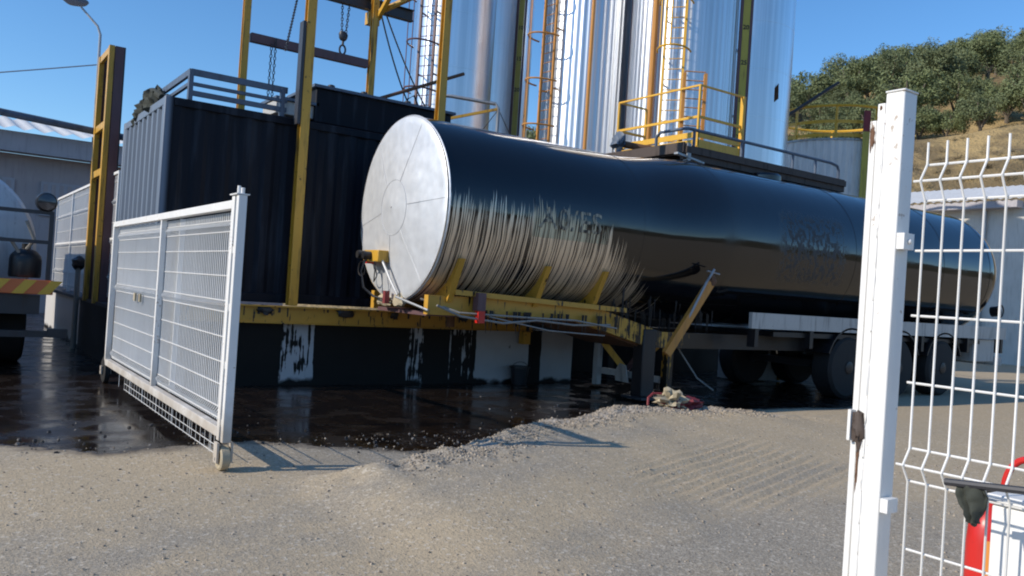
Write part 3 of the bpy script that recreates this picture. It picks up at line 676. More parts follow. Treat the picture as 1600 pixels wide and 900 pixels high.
t = thing('pipe_bridge', (0, 14.5, 3.5), 'thin grey overhead pipe slanting across the shed roof on the left', 'pipe')
b = MB(); b.tube([(-6, 14.5, 3.98), (2.6, 14.5, 3.42)], .055, 10); b.build('pipe', M['bluesteel'], t)
b = MB(); b.tube([(-5.8, 14.5, 0), (-5.8, 14.5, 3.96)], .06); b.build('post', M['bluesteel'], t)
b = MB(); b.tube(sag((-12, 38, 4.9), (3.7, 28, 7.45), .12, 20), .02, 5)
tag(b.build('overhead_wire', M['bluesteel']), 'thin wire across the sky from the left to the lamp post', 'wire')
t = thing('street_lamp', (3.75, 27.9, 0), 'tall grey street lamp with a bent arm behind the yellow frame', 'lamp')
b = MB(); b.tube([(3.75, 27.9, 0), (3.72, 27.9, 8.35), (3.64, 27.95, 8.6), (3.2, 28.27, 9.15)], [.06, .04, .035, .03], 8); b.build('pole', M['greysteel'], t)
b = MB(); b.blob((3.05, 28.4, 9.33), (.36, .3, .14), seed=2, amp=.15); b.build('lamp_head', M['bluesteel'], t)

# ------------------------------------------------------------------ mesh fence along the left wall
def meshpanel(b, P, L, z0, z1, folds, rows, pitch=.05, r=.0026, fold=.028, over=.03, rr=.003):
    """welded wire panel: P(s, d, z) world point at s along, d out of plane"""
    zs = [z0]
    for f in folds: zs += [f - .036, f, f + .036]
    zs += [z1 + over]
    ds = [0] + [0, fold, 0] * len(folds) + [0]
    n = int(L / pitch)
    for i in range(n + 1):
        s_ = i * L / n; b.tube([P(s_, d, z) for z, d in zip(zs, ds)], r, 5)
    for z, d in rows: b.tube([P(0, d + .004, z), P(L, d + .004, z)], rr, 5)
t = thing('fence', (2.1, 16.4, .83), 'white wire mesh fence on top of the low side wall beside the truck', 'fence')
ys_ = [12.95, 15.3, 17.7, 20.1]
for y in ys_: MB().box(2.08, 2.14, y - .03, y + .03, .832, 2.72).build('post', M['white'], t)
for a, c in zip(ys_, ys_[1:]):
    b = MB(); meshpanel(b, lambda s_, d, z: (2.11 - d, a + .03 + s_, z), c - a - .06, .9, 2.66, (1.2, 1.72, 2.3), [(z, 0) for z in (.95, 1.16, 1.24, 1.45, 1.68, 1.76, 2.0, 2.26, 2.34, 2.6)], .055, .004, rr=.005)
    b.build('mesh_panel', M['wire'], t)
MB().box(2.085, 2.135, 12.98, 20.07, 2.70, 2.74).box(2.09, 2.13, 12.98, 20.07, 1.745, 1.775).build('rail', M['white'], t)

t = thing('guide_frame', (2.05, 13.7, .8), 'tall narrow yellow open frame with dark side standing by the container end', 'frame')
b = MB(); y0, y1 = 13.45, 14.35
for y in (y0, y1): b.box(1.92, 1.99, y - .06, y + .06, .8, 4.6)
for z in (4.5, 3.4, 2.7): b.box(1.93, 1.98, y0 + .06, y1 - .06, z, z + .1)
b.build('front_frame', M['yellow'], t)
for y in (y0 - .05, y1 - .02): MB().box(2.0, 2.12, y, y + .07, .8, 4.6).build('side_channel', M['purple'], t)
MB().box(2.122, 2.14, y0 - .05, y1 + .05, .8, 4.6).build('back_sheet', M['darksteel'], t)
MB().box(2.3, 2.38, 13.2, 13.3, .8, 3.5).build('rear_post', M['yellow'], t)
t = thing('water_valve', (1.9, 14.9, .8), 'dark round valve head on a thin pipe by the side wall fence', 'valve')
b = MB(); b.blob((1.9, 14.9, 1.38), (.1, .1, .11), seed=8, amp=.4); b.build('valve_head', M['black'], t)
b = MB(); b.tube([(1.9, 14.9, 0), (1.9, 14.9, 1.3)], .04); b.build('standpipe', M['cable'], t)

# ------------------------------------------------------------------ tanker truck on the left edge
t = thing('tanker_truck', (0, 12, 0), 'rear of a white tanker truck with striped bumper and round work lamp', 'truck')
b = MB(); b.lathe([(.02, 0), (.5, .02), (.9, .07), (1.04, .16), (1.09, .3), (1.09, 6.5)], (0, 12.25, 1.5), 'y', 64); b.build('tank', M['truckwhite'], t)
b = MB(); b.box(-1.2, 1.23, 11.70, 11.76, .95, 1.13); bp = b.build('bumper', N('orange_red_reflective').set(Base_Color=(.72, .17, .05), Roughness=.4).m, t, bevel=.01)
b = MB()
for i in range(9):
    x = -1.18 + i * .28; b.prism([(x, .955), (x + .13, .955), (x + .27, 1.125), (x + .14, 1.125)], 'y', 11.690, 11.697)
b.build('stripe', N('yellow_stripe').set(Base_Color=(.78, .45, .05), Roughness=.4).m, bp)
b = MB()
for z in (1.97, 1.6): b.bar((-1.15, 11.78, z), (1.17, 11.78, z), .045, .045)
for x in (-1.15, .35, 1.17): b.bar((x, 11.78, 1.13), (x, 11.78, 1.99), .05, .05)
b.bar((.2, 11.8, 1.97), (.5, 12.2, 1.5), .1, .06)
b.build('rear_frame', M['darksteel'], t)
b = MB(); b.lathe([(.06, 0), (.115, .03), (.125, .09), (.11, .11)], (1.1, 11.7, 2.10), 'y', 20); l = b.build('work_lamp', M['black'], t)
MB().lathe([(.02, -.012), (.1, 0), (.1, .03)], (1.1, 11.7, 2.10), 'y', 20).build('lens', M['glass'], l)
b = MB(); b.lathe([(.17, 0), (.18, .02), (.18, .22), (.17, .27), (.12, .33), (.05, .36), (.05, .42)], (.93, 11.95, 1.15), n=20); b.build('pump', M['black'], t)
b = MB(); b.box(.3, .5, 11.9, 12.05, 1.1, 1.72); b.box(-.6, .1, 11.85, 12.2, 1.1, 1.5); b.build('control_box', M['black'], t)
b = MB(); b.tube([(.45, 11.9, 1.55), (.6, 11.8, 1.62), (.75, 11.8, 1.6), (.85, 11.85, 1.45)], .02, 6); b.tube([(.93, 11.9, 1.5), (1.0, 11.8, 1.62), (.9, 11.75, 1.85)], .022, 6); b.build('hose', M['cable'], t)
MB().box(-1.1, 1.1, 11.77, 18.5, .7, .94).build('chassis', M['darksteel'], t)
MB().box(-1.15, 1.2, 11.72, 11.80, .42, .50).box(1.2, 1.42, 11.70, 11.8, .42, .53).box(.5, .56, 11.74, 11.8, .5, .7).build('underrun_bar', M['darksteel'], t)
for x in (.55, -1.05):
    b = MB(); b.lathe([(.26, 0), (.46, .02), (.5, .06), (.5, .44), (.46, .48), (.26, .5)], (x, 13.0, .5), 'x', 36); w = b.build('tyre', M['rubber'], t)
    MB().lathe([(.05, .02), (.25, .03), (.255, .42), (.05, .43)], (x, 13.0, .5), 'x', 24).build('rim', M['greysteel'], w)
for x in (-1.15,): MB().box(x, x + .65, 12.25, 12.28, .12, .68).build('mudflap', M['rubber'], t)

# ------------------------------------------------------------------ the tank trailer
YC, ZC, RF, RB = 8.85, 2.27, 1.1, 1.21
ZB = 2.29
t = thing('tank_trailer', (9, YC, 0), 'long tank trailer coated in dripping black tar with a silver front cap', 'trailer')
b = MB(); vs = []; n = 128
prof = [(4.5, RF, ZC)] + [(4.5 + .05 + i * .1, RF, ZC) for i in range(30)] + [(7.5 + i * .12, RF + (RB - RF) * smooth(0, 1, i / 14), ZC + (ZB - ZC) * smooth(0, 1, i / 14)) for i in range(15)] + [(9.3 + i * .5, RB, ZB) for i in range(15)] + [(16.4 + 1.1 * math.sin(R(u)), max(.02, RB * math.cos(R(u))), ZB) for u in range(0, 91, 6)]
for x, r_, z_ in prof:
    for k_ in range(n): a = 2 * math.pi * k_ / n; vs.append((x, YC + r_ * math.cos(a), z_ + r_ * math.sin(a)))
b.add(vs, [(i*n+k_, i*n+(k_+1) % n, (i+1)*n+(k_+1) % n, (i+1)*n+k_) for i in range(len(prof)-1) for k_ in range(n)])
tank = b.build('tank_shell', M['tank'], t, smooth=50)
b = MB()
for x, r_, z_ in ((7.46, RF, ZC), (9.05, RB - .004, ZB), (12.0, RB, ZB), (14.7, RB, ZB), (16.38, RB, ZB)):
    MB().lathe([(r_ + .001, -.014), (r_ + .005, -.01), (r_ + .005, .01), (r_ + .001, .014)], (x, YC, z_), 'x', 96, cap=False).build('weld_seam', M['tank'], tank)
b = MB(); b.lathe([(.01, -.125), (.30, -.093), (.72, -.044), (1.0, -.012), (1.07, -.008), (1.095, .004), (1.112, .022), (1.108, .03)], (4.5, YC, ZC), 'x', 72, cap=False)
b.v = [(x + .016 * noise.noise((y * 1.6, z * 1.6, 2.)), y, z) for x, y, z in b.v]
cap = b.build('end_cap', M['cap'], t, smooth=25)
b = MB()
def cx(r_): return 4.5 - .125 * (1 - min(1, r_ / 1.08)) - .003
for a in (4, 66, 128, 190, 262, 306):
    c_, s_ = math.cos(R(a)), math.sin(R(a))
    b.tube([(cx(r_) + .016 * noise.noise(((YC - c_ * r_) * 1.6, (ZC + s_ * r_) * 1.6, 2.)) - .002, YC - c_ * r_, ZC + s_ * r_) for r_ in (.33, .5, .7, .9, 1.06)], .0022, 6)
b.tube([(cx(.33) - .001 + .016 * noise.noise(((YC - math.cos(u) * .33) * 1.6, (ZC + math.sin(u) * .33) * 1.6, 2.)), YC - math.cos(u) * .33, ZC + math.sin(u) * .33) for u in [j * math.pi / 20 for j in range(40)]], .0025, 6, True)
b.build('cap_seam', M['aluband'], cap)
# sign panel on the flank, and its lettering
def flank(x, z, d, r_=RF): a = math.acos(max(-1, min(1, (z - ZC) / (r_)))); return (x, YC - (r_ + d) * math.sin(a), ZC + (r_ + d) * math.cos(a))
b = MB(); nx2, nz2 = 24, 10; vs = [flank(5.68 + 1.16 * i / nx2, 2.03 + .44 * j / nz2, .004) for j in range(nz2 + 1) for i in range(nx2 + 1)]
b.add(vs, [(j*(nx2+1)+i, j*(nx2+1)+i+1, (j+1)*(nx2+1)+i+1, (j+1)*(nx2+1)+i) for j in range(nz2) for i in range(nx2)])
sp = b.build('sign_panel', M['signpanel'], t, smooth=80)
text_mesh('A0/ES', .36, lambda u, v, w_: flank(6.24 + u * 1.12, 2.25 + v, .008 + w_ * .3), M['washed'], 'lettering', sp, bold=.002)

# gooseneck and chassis
for y0 in (8.12, 9.5):
    b = MB(); b.prism([(4.55, 1.05), (6.7, 1.05), (8.05, .73), (9.3, .73), (9.3, .95), (8.25, .95), (6.85, 1.28), (4.55, 1.27)], 'y', y0, y0 + .09)
    b.build('chassis_beam', M['yellowtar'], t)
    MB().box(9.302, 17.2, y0 + .002, y0 + .088, .73, .95).build('rear_beam', M['black'], t)
MB().box(4.6, 6.75, 8.23, 9.48, 1.03, 1.075).build('kingpin_plate', M['purple'], t)
b = MB(); b.prism([(6.75, 1.03), (8.05, .70), (8.05, .728), (6.75, 1.06)], 'y', 8.22, 9.49); b.build('neck_plate', M['rust'], t)
b = MB(); b.lathe([(.05, 0), (.05, .14), (.09, .15)], (5.3, YC, .88), n=16); b.build('kingpin', M['rust'], t)
for x in (4.78, 6.0, 6.92):
    b = MB(); pts = [(8.62, 1.15), (8.10, 1.20), (7.86, 1.70), (7.93, 1.70)]
    for i in range(7): y = 7.96 + i * .11; pts.append((y, ZC - math.sqrt(max(0, (RF + .004) ** 2 - (YC - y) ** 2))))
    b.prism(pts, 'x', x, x + .07); b.build('saddle_gusset', M['yellowtar'], t)
b = MB(); b.bar((4.85, 8.05, 1.32), (7.5, 8.05, 1.22), .03, .06); b.build('rim_angle', M['yellowtar'], t)
b = MB(); b.tube([(4.6, 8.0, 1.16), (4.9, 7.98, 1.05), (5.5, 7.99, .99), (6.0, 8.0, 1.04), (6.6, 8.02, 1.0), (7.2, 8.02, 1.02)], .014, 6)
b.tube([(4.55, 8.3, 1.22), (4.9, 8.0, 1.09), (5.8, 7.99, 1.07), (6.6, 8.0, 1.06), (7.3, 8.0, .98)], .012, 6); b.tube([(5.3, 8.0, 1.06), (6.2, 8.0, .92), (7.1, 8.0, .88)], .009, 6); b.build('air_hose', M['cable'], t)
b = MB(); b.box(5.13, 5.22, 7.96, 8.04, .98, 1.12); b.build('marker_lamp', M['red'], t)
b = MB(); b.box(5.12, 5.23, 7.97, 8.08, 1.122, 1.33); b.build('lamp_bracket', M['purple'], t)
# hook shaped prop with its hose
b = MB(); b.bar((8.6, 7.62, 1.66), (7.95, 7.72, .68), .07, .11); pr = b.build('stay_bar', M['orange'], t)
MB().blob((8.62, 7.62, 1.7), (.06, .06, .09), seed=4, amp=.5).build('clamp', M['rust'], pr)
b = MB(); b.tube([(8.62, 7.58, 1.85), (8.5, 7.6, 1.66), (8.3, 7.62, 1.3), (8.2, 7.7, 1.0)], .018, 6); b.tube([(8.5, 7.6, 1.82), (8.75, 7.6, 1.79)], .012, 6); b.build('hose', M['greysteel'], t)
# landing gear
b = MB(); b.box(7.9, 8.14, 8.1, 8.3, .06, .98); lg = b.build('landing_leg', M['black'], t, bevel=.012); lg['label'] = 'tar-blackened square landing leg'
MB().box(7.82, 8.22, 8.0, 8.4, .03, .058).build('foot_plate', M['darksteel'], lg)
b = MB(); b.box(8.56, 8.68, 8.28, 8.4, .10, .80); lg = b.build('landing_leg', M['yellowtar'], t, bevel=.008)
MB().box(8.52, 8.72, 8.2, 8.46, .04, .098).build('foot_plate', M['rust'], lg)
b = MB(); b.box(8.32, 8.42, 9.5, 9.6, .05, .74); lg = b.build('landing_leg', M['lightgrey'], t, bevel=.008)
MB().box(8.25, 8.5, 9.45, 9.68, .03, .048).build('foot_plate', M['rust'], lg)
MB().bar((8.40, 9.45, .27), (8.6, 8.42, .25), .07, .09).build('cross_bar', M['lightgrey'], t)
MB().bar((8.2, 9.3, .75), (8.44, 9.05, .36), .05, .09).build('brace', M['yellow_clean'], t)
MB().bar((8.5, 8.6, .8), (8.48, 9.0, .34), .04, .07).build('brace', M['purple'], t)
MB().bar((8.3, 8.55, .5), (8.55, 8.35, .85), .05, .09).build('brace', M['yellow'], t)
b = MB(); b.prism([(8.85, .16), (9.12, .16), (9.14, .30), (9.05, .42), (8.92, .40)], 'x', 8.36, 8.38); b.build('gusset_plate', M['lightgrey'], t)
b = MB(); b.tube([(8.75, 8.3, .75), (9.1, 8.2, .3), (9.35, 8.1, .13)], .012, 5); b.build('wire_stay', M['cable'], t)
# strands of tar hanging from the belly
rs = random.Random(3)
for i in range(80):
    x = rs.uniform(7.3, 9.4) if i % 3 else rs.uniform(5.2, 7.3); y = rs.uniform(8.05, 8.6) if x > 7.4 else 8.06; r_ = RF + .04
    z = 2.28 - math.sqrt(max(.01, (1.1 + .06 * smooth(7.4, 9, x)) ** 2 - (YC - y) ** 2)) if x > 7.4 else 1.08; L_ = rs.uniform(.12, .6) * (1 if x > 7.4 else .4)
    MB().tube([(x, y, z + .05), (x + rs.uniform(-.01, .01), y, z - L_ * .5), (x + rs.uniform(-.015, .015), y, z - L_)], [rs.uniform(.010, .022), .007, .002], 5).build('tar_strand', M['black'], t)
# side guard, wheels, underside
MB().box(9.62, 17.3, 7.70, 7.76, 1.07, 1.30).build('side_rail', M['lightgrey'], t)
MB().box(10.2, 16.4, 7.765, 9.95, .96, 1.03).build('subframe', M['black'], t)
for x in (9.7, 11.0, 12.7, 14.2, 15.8, 17.1): MB().box(x, x + .08, 7.70, 7.84, .80, 1.068).build('rail_bracket', M['black'], t)
for x in (12.1, 13.55, 15.0):
    for y in (7.72, 9.62):
        b = MB(); b.lathe([(.27, 0), (.45, .01), (.50, .05), (.505, .33), (.46, .38), (.27, .39)], (x, y, .505), 'x' if 0 else 'y', 40); w = b.build('wheel', M['rubber'], t)
        MB().lathe([(.06, -.02), (.10, -.01), (.11, .05), (.22, .07), (.265, .02), (.27, .03), (.27, .3), (.05, .32)], (x, y, .505), 'y', 28).build('rim', M['black'], w)
    MB().bar((x, 8.1, .505), (x, 9.6, .505), .12, .12).build('axle', M['darksteel'], t)
    b = MB(); arc = [(x + .60 * math.cos(u), .52 + .60 * math.sin(u)) for u in [R(20 + j * 10) for j in range(15)]]; arc2 = [(x + .63 * math.cos(u), .52 + .63 * math.sin(u)) for u in [R(160 - j * 10) for j in range(15)]]
    b.prism(arc + arc2, 'y', 7.70, 8.15); b.build('mudguard', M['black'], t)
MB().box(17.2, 17.5, 7.85, 9.85, .55, .72).build('rear_bumper', M['lightgrey'], t)
b = MB(); b.box(16.2, 17.0, 7.77, 8.3, .62, 1.06); b.build('toolbox', M['lightgrey'], t, bevel=.02)
b = MB(); b.tube([(17.0, 7.86, 1.6), (17.0, 7.72, 1.62)], .1, 16); b.tube([(17.0 + .12 * math.cos(u), 7.70, 1.62 + .12 * math.sin(u)) for u in [j * math.pi / 8 for j in range(16)]], .015, 6, True); b.build('valve_handwheel', M['black'], t)
# fittings on the front cap
b = MB(); b.box(4.30, 4.46, 8.95, 9.36, 1.62, 1.76); jb = b.build('junction_box', M['yellow'], t, bevel=.01)
b = MB(); b.lathe([(.045, 0), (.05, .02), (.05, .10), (.03, .12)], (4.19, 9.30, 1.70), 'x', 16); b.lathe([(.045, 0), (.05, .02), (.05, .10)], (4.2, 9.16, 1.69), 'x', 16); b.lathe([(.03, 0), (.035, .1), (.03, .14)], (4.32, 9.38, 1.72), 'y', 12); b.build('coupling', M['black'], jb)
MB().box(4.36, 4.46, 9.38, 9.44, 1.60, 1.66).build('plug', M['red'], jb)
b = MB()
for y, s_ in ((9.22, .0), (9.19, .03), (9.25, -.03)): b.tube([(4.27, y, 1.66), (4.22, y + s_, 1.5), (4.26, y + s_ * .5, 1.3), (4.36, y - .1, 1.2), (4.45, 8.85, 1.17)], .009, 5)
b.tube([(4.26, 9.3 + .09 * math.cos(u), 1.53 + .09 * math.sin(u)) for u in [j * math.pi / 8 for j in range(16)]], .008, 5, True)
b.tube([(4.28, 9.0, 1.62), (4.3, 8.95, 1.45), (4.3, 9.02, 1.38), (4.32, 9.05, 1.6)], .008, 5)
b.build('cable', M['black'], t)
b = MB(); b.tube([(4.36, 8.98, 1.66), (4.40, 8.8, 1.42), (4.44, 8.66, 1.24)], .016, 6); b.tube([(4.40, 8.62, 1.22), (4.46, 8.2, 1.14), (4.5, 8.02, 1.10)], .014, 6); b.build('pipe', M['greysteel'], t)
MB().blob((4.5, 9.08, 1.17), (.07, .16, .07), seed=6, amp=.6).build('foam_patch', M['straw'], t); MB().blob((4.5, 8.72, 1.18), (.05, .13, .08), seed=9, amp=.5).build('foam_patch', M['straw'], t)
b = MB(); b.box(4.38, 4.44, 8.86, 8.92, 1.13, 1.28); b.build('valve', M['reddark'], t)
for x, y in ((5.9, 8.35), (7.1, 8.5)): pass
b = MB(); b.lathe([(.28, 0), (.28, .08), (.24, .12)], (11.2, 8.9, 3.47), n=24); b.build('manlid', M['tank'], t)

t = thing('metal_cabinet', (13.0, 10.0, 0), 'dull grey metal cabinet with a yellow edge in the shadow behind the trailer', 'cabinet')
MB().box(12.2, 13.3, 9.98, 10.5, .02, .78).build('cabinet_body', M['lightgrey'], t, bevel=.01)
MB().box(13.302, 13.36, 9.95, 10.02, .02, .84).build('edge_post', M['yellow'], t)
MB().box(12.15, 13.3, 9.94, 10.52, .782, .84).build('cabinet_top', M['darksteel'], t)
t = thing('bucket', (7.2, 9.95, 0), 'small black tar bucket standing against the white wall', 'bucket')
b = MB(); b.lathe([(.11, 0), (.14, .24), (.155, .245), (.155, .27), (.13, .27), (.1, .04)], (7.2, 9.95, .005), n=24); b.build('bucket_body', M['black'], t)
b = MB(); b.tube([(7.2 + .15 * math.cos(u), 9.94, .24 + .1 * math.sin(u)) for u in [j * math.pi / 8 for j in range(9)]], .005, 5); b.build('handle', M['darksteel'], t)

# torn sack by the ridge
zg = .17
t = thing('torn_sack', (6.95, 6.62, zg), 'torn straw coloured sack with faded red plastic lying on the gravel ridge', 'sack')
b = MB(); b.blob((6.95, 6.62, zg + .07), (.16, .14, .11), seed=11, amp=1.0, n=14, fr=2.4); b.build('sack_body', M['straw'], t)
b = MB(); b.blob((7.12, 6.58, zg + .03), (.24, .10, .07), seed=12, amp=1.1, n=12, fr=2.6); b.tube([(6.85, 6.68, zg + .15), (6.75, 6.72, zg + .15), (6.68, 6.72, zg + .1), (6.66, 6.7, zg + .02)], .014, 6); b.build('plastic_sheet', M['reddark'], t)

# ------------------------------------------------------------------ sliding gate
GX = 1.70
t = thing('sliding_gate', (GX, 8.2, 0), 'open white mesh sliding gate on small wheels standing on the wet tar', 'gate')
ya, yb, z0, z1 = 5.78, 10.5, .22, 1.87
b = MB()
b.box(GX-.03, GX+.03, ya+.072, yb-.062, z1-.06, z1).box(GX-.03, GX+.03, ya+.072, yb-.062, z0, z0+.07)
b.box(GX-.03, GX+.03, yb-.06, yb, z0, z1)
b.build('frame', M['white'], t, bevel=.004)
MB().box(GX-.03, GX+.03, ya+.008, ya+.07, z0-.02, z1+.03).build('end_tube', M['white'], t, bevel=.004)
MB().box(GX-.03, GX+.03, ya-.085, ya-.035, z0-.02, z1+.03).build('end_tube', M['white'], t, bevel=.004)
b = MB()
for z in (.3, .7, 1.1, 1.5): b.box(GX-.02, GX+.02, ya-.034, ya+.007, z, z+.05)
b.box(GX-.045, GX+.045, ya-.09, ya+.075, z1+.032, z1+.04); b.tube([(GX, ya+.02, z1+.04), (GX, ya+.02, z1+.1)], .012, 8); b.tube([(GX, ya-.07, z1+.04), (GX, ya-.07, z1+.08)], .014, 8)
b.build('end_spacer', M['white'], t)
for y in (8.05, 7.6): MB().box(GX-.022 + (.06 if y < 8 else 0), GX+.022 + (.06 if y < 8 else 0), y-.022, y+.022, z0+.072, z1-.062).build('upright', M['white'], t)
b = MB(); meshpanel(b, lambda s_, d, z: (GX + .035 - d, ya + .1 + s_, z), yb - ya - .2, z0 + .08, z1 - .07, (.36, 1.12, 1.70), [(z, 0) for z in (.32, .40, .56, .72, .9, 1.08, 1.16, 1.34, 1.52, 1.66, 1.74)], .05, .005, fold=.025, over=0, rr=.0045)
b.build('mesh_panel', M['wire'], t)
b = MB()
for i in range(7): b.tube([(GX, ya + .3 + i * .6, z0), (GX, ya + .3 + i * .6, .07)], .003, 5)
for z in (.08, .14): b.tube([(GX, ya + .2, z), (GX, ya + 3.6, z)], .003, 5)
for i in range(28): b.tube([(GX - .003, ya + .2 + i * .125, z0), (GX - .003, ya + .2 + i * .125, .07)], .0016, 4)
b.build('bottom_mesh', M['wire'], t)
for y, w_ in ((9.1, .12), (8.86, .08)): MB().box(GX-.01, GX+.01, y, y + w_ * .6, 1.02, 1.10).build('tag_plate', M['straw'], t)
for y in (ya - .02, yb + .05):
    rr = .085 if y < 8 else .15
    b = MB(); b.lathe([(.02, -.03), (rr*.55, -.03), (rr*.85, -.034), (rr, -.025), (rr, .025), (rr*.85, .034), (rr*.55, .03), (.02, .03)], (GX, y, rr + .004), 'x', 28); w = b.build('caster_wheel', M['straw'] if y < 8 else M['rubber'], t)
    b = MB(); b.box(GX-.055, GX-.04, y-.04, y+.04, rr*.7, z0-.022).box(GX+.04, GX+.055, y-.04, y+.04, rr*.7, z0-.022).bar((GX-.06, y, rr), (GX+.06, y, rr), .02, .02); b.build('fork', M['white'], w)

# ------------------------------------------------------------------ gate post and mesh fence on the right
t = thing('gate_post', (1.73, 1.0, 0), 'thick white steel gate post with chipped paint and rusty latch hole', 'post')
MB().box(1.70, 1.752, .993, 1.036, -.1, 1.845).build('post_tube', M['white'], t, bevel=.003)
MB().box(1.698, 1.754, .991, 1.0375, 1.8455, 1.850).build('post_cap', M['white'], t, bevel=.002)
b = MB(); b.box(1.702, 1.745, 1.038, 1.0555, -.1, 1.825); b.build('stop_bar', M['white'], t, bevel=.002)
b = MB(); b.box(1.712, 1.74, 1.056, 1.0605, -.1, 1.80).box(1.708, 1.74, 1.061, 1.0755, -.1, 1.79); b.build('channel_edge', M['white'], t, bevel=.002)
b = MB()
for i in range(0):
    z = .3 + i * .07 + random.uniform(-.02, .02); b.blob((1.7015, 1.0415, z), (.004, .004, random.uniform(.008, .02)), seed=i, amp=.6, n=5)
for i in range(22): b.blob((1.7015, 1.037, .3 + i * .07), (.004, .004, .036), seed=i, amp=.6, n=5)
b.build('weld_bead', M['white'], t)
b = MB(); b.box(1.696, 1.706, 1.044, 1.066, 1.075, 1.135); b.blob((1.699, 1.052, 1.10), (.008, .013, .036), seed=2, amp=.8, n=8); lt = b.build('latch', M['rustdark'], t)
MB().box(1.69, 1.706, 1.067, 1.074, 1.072, 1.14).build('latch_lip', M['white'], lt)
b = MB()
for y, z, a, c_ in ((1.068, 1.752, .0055, .024), (1.047, 1.815, .0025, .004), (1.03, .73, .005, .008), (1.01, .70, .003, .006), (1.02, .68, .004, .005), (1.052, 1.02, .0025, .045), (1.05, 1.05, .002, .02)):
    MB().blob((1.7015 if y < 1.06 else 1.7075, y, z), (.0018, a, c_), seed=z, amp=1.2, n=8, fr=3).build('rust_spot', M['rust'], t)

b = MB(); b.box(1.70, 1.74, .974, .991, 1.50, 1.535); b.blob((1.72, .972, 1.517), (.006, .004, .006), amp=0); b.build('mesh_clip', M['white'], t)
b = MB(); b.box(1.70, 1.74, .974, .991, .93, .96); b.build('mesh_clip', M['white'], t)
t = thing('mesh_fence', (1.72, -.4, 0), 'white V-fold wire mesh fence panel right of the thick gate post', 'fence')
b = MB(); L = 2.3; y0 = .952
Pf = lambda s_, d, z: (1.725 - d, y0 - s_, z)
zs = [.05, .355, .39, .425, 1.005, 1.04, 1.075, 1.605, 1.645, 1.682, 1.73]; dd = [0, 0, .024, 0, 0, .024, 0, 0, .024, 0, 0]
n = int(L / .041)
for i in range(n + 1): b.tube([Pf(.005 + i * .041, d, z) for z, d in zip(zs, dd)], .0026, 6)
b.build('upright_wires', M['wire'], t)
b = MB()
for z, d in ((.06, 0), (.20, 0), (.355, 0), (.39, .024), (.425, 0), (.57, 0), (.71, 0), (.86, 0), (1.005, 0), (1.04, .024), (1.075, 0), (1.214, 0), (1.358, 0), (1.498, 0), (1.605, 0), (1.645, .024), (1.682, 0)):
    off = -.012 if d or z in (1.358, 1.498, 1.214) else .002
    b.tube([Pf(off, d - .005, z), Pf(L, d - .005, z)], .0028, 6)
b.build('cross_wires', M['wire'], t)
MB().box(1.70, 1.75, -1.46, -1.39, -.1, 1.85).build('end_post', M['white'], t, bevel=.003)

# things by the fence
t = thing('fire_extinguisher', (2.44, 1.10, 0), 'red fire extinguisher with orange label behind the wire fence', 'extinguisher')
ex, ey = 2.44, 1.10
b = MB(); b.lathe([(.05, .30), (.055, .31), (.055, .74), (.051, .79), (.038, .825), (.022, .84), (.022, .86)], (ex, ey, 0), n=32); b.build('cylinder', M['red'], t)
b = MB(); vs = []
for j in range(2):
    for i in range(13): a = R(196 + i * 9); vs.append((ex + .0558 * math.cos(a), ey + .0558 * math.sin(a), .50 + j * .26))
b.add(vs, [(i, i+1, 14+i, 13+i) for i in range(12)]); lb = b.build('label', M['orangelabel'], t, smooth=80)
b = MB()
for j in range(6):
    vs = []; z = .53 + j * .03
    for q in range(2):
        for i in range(9): a = R(214 + i * 7); vs.append((ex + .0563 * math.cos(a), ey + .0563 * math.sin(a), z + q * .008))
    b.add(vs, [(i, i+1, 10+i, 9+i) for i in range(8)])
b.build('printed_line', M['red'], lb, smooth=80)
b = MB(); b.tube([(ex, ey, .852), (ex, ey, .885)], .016, 10); b.box(ex-.012, ex+.012, ey-.05, ey+.02, .886, .90); b.build('valve', M['black'], t)
b = MB(); cy_ = ey - .085; b.tube([(ex + .02, cy_ + .06 * math.cos(u), .90 + .09 * math.sin(u)) for u in [R(-20 + j * 12) for j in range(19)]], .0095, 10); b.build('hose', M['red'], t)
b = MB(); b.box(ex - .05, ex + .05, ey - .05, ey + .05, .265, .298); b.tube([(ex, ey, 0), (ex, ey, .266)], .02); b.build('stand', M['darksteel'], t)
t = thing('white_cabinet', (2.1, .6, 0), 'white metal cabinet catching the shadow of the fence wires', 'cabinet')
MB().box(1.905, 2.10, .35, .857, 0, .962).build('cabinet_body', M['cabinet'], t, bevel=.006)
MB().box(1.897, 2.11, .342, .865, .9635, .985).build('cabinet_lid', M['cabinet'], t, bevel=.004)
MB().box(1.898, 1.904, .40, .81, .06, .92).build('cabinet_door', M['cabinet'], t, bevel=.002)
b = MB(); b.tube([(1.69, .85, 1.028), (1.69, .60, 1.055)], .0075, 8); tag(b.build('iron_rod', M['darksteel']), 'thin dark rod pushed through the fence wires above the cabinet', 'rod')
b = MB(); vs = []; nn = 14
for j in range(nn + 1):
    for i in range(nn + 1):
        u, v_ = i / nn, j / nn
        wdt = .05 * (1 - .45 * v_ + .25 * math.sin(v_ * 5)); y = .803 - .012 * v_ + (u - .5) * wdt + .006 * noise.noise((u * 3, v_ * 3, 1.))
        z = 1.035 - .075 * v_ - .02 * (noise.noise((u * 4, 2., 0)) if j == nn else 0)
        vs.append((1.692 + .012 * math.sin(u * 9 + v_ * 3) * (.3 + v_) + .008 * noise.noise((u * 5, v_ * 5, 0)), y, z))
b.add(vs, [(j*(nn+1)+i, j*(nn+1)+i+1, (j+1)*(nn+1)+i+1, (j+1)*(nn+1)+i) for j in range(nn) for i in range(nn)])
rg = b.build('rag', M['cloth'], smooth=80); tag(rg, 'dark tattered rag hanging from the rod on the fence', 'rag')
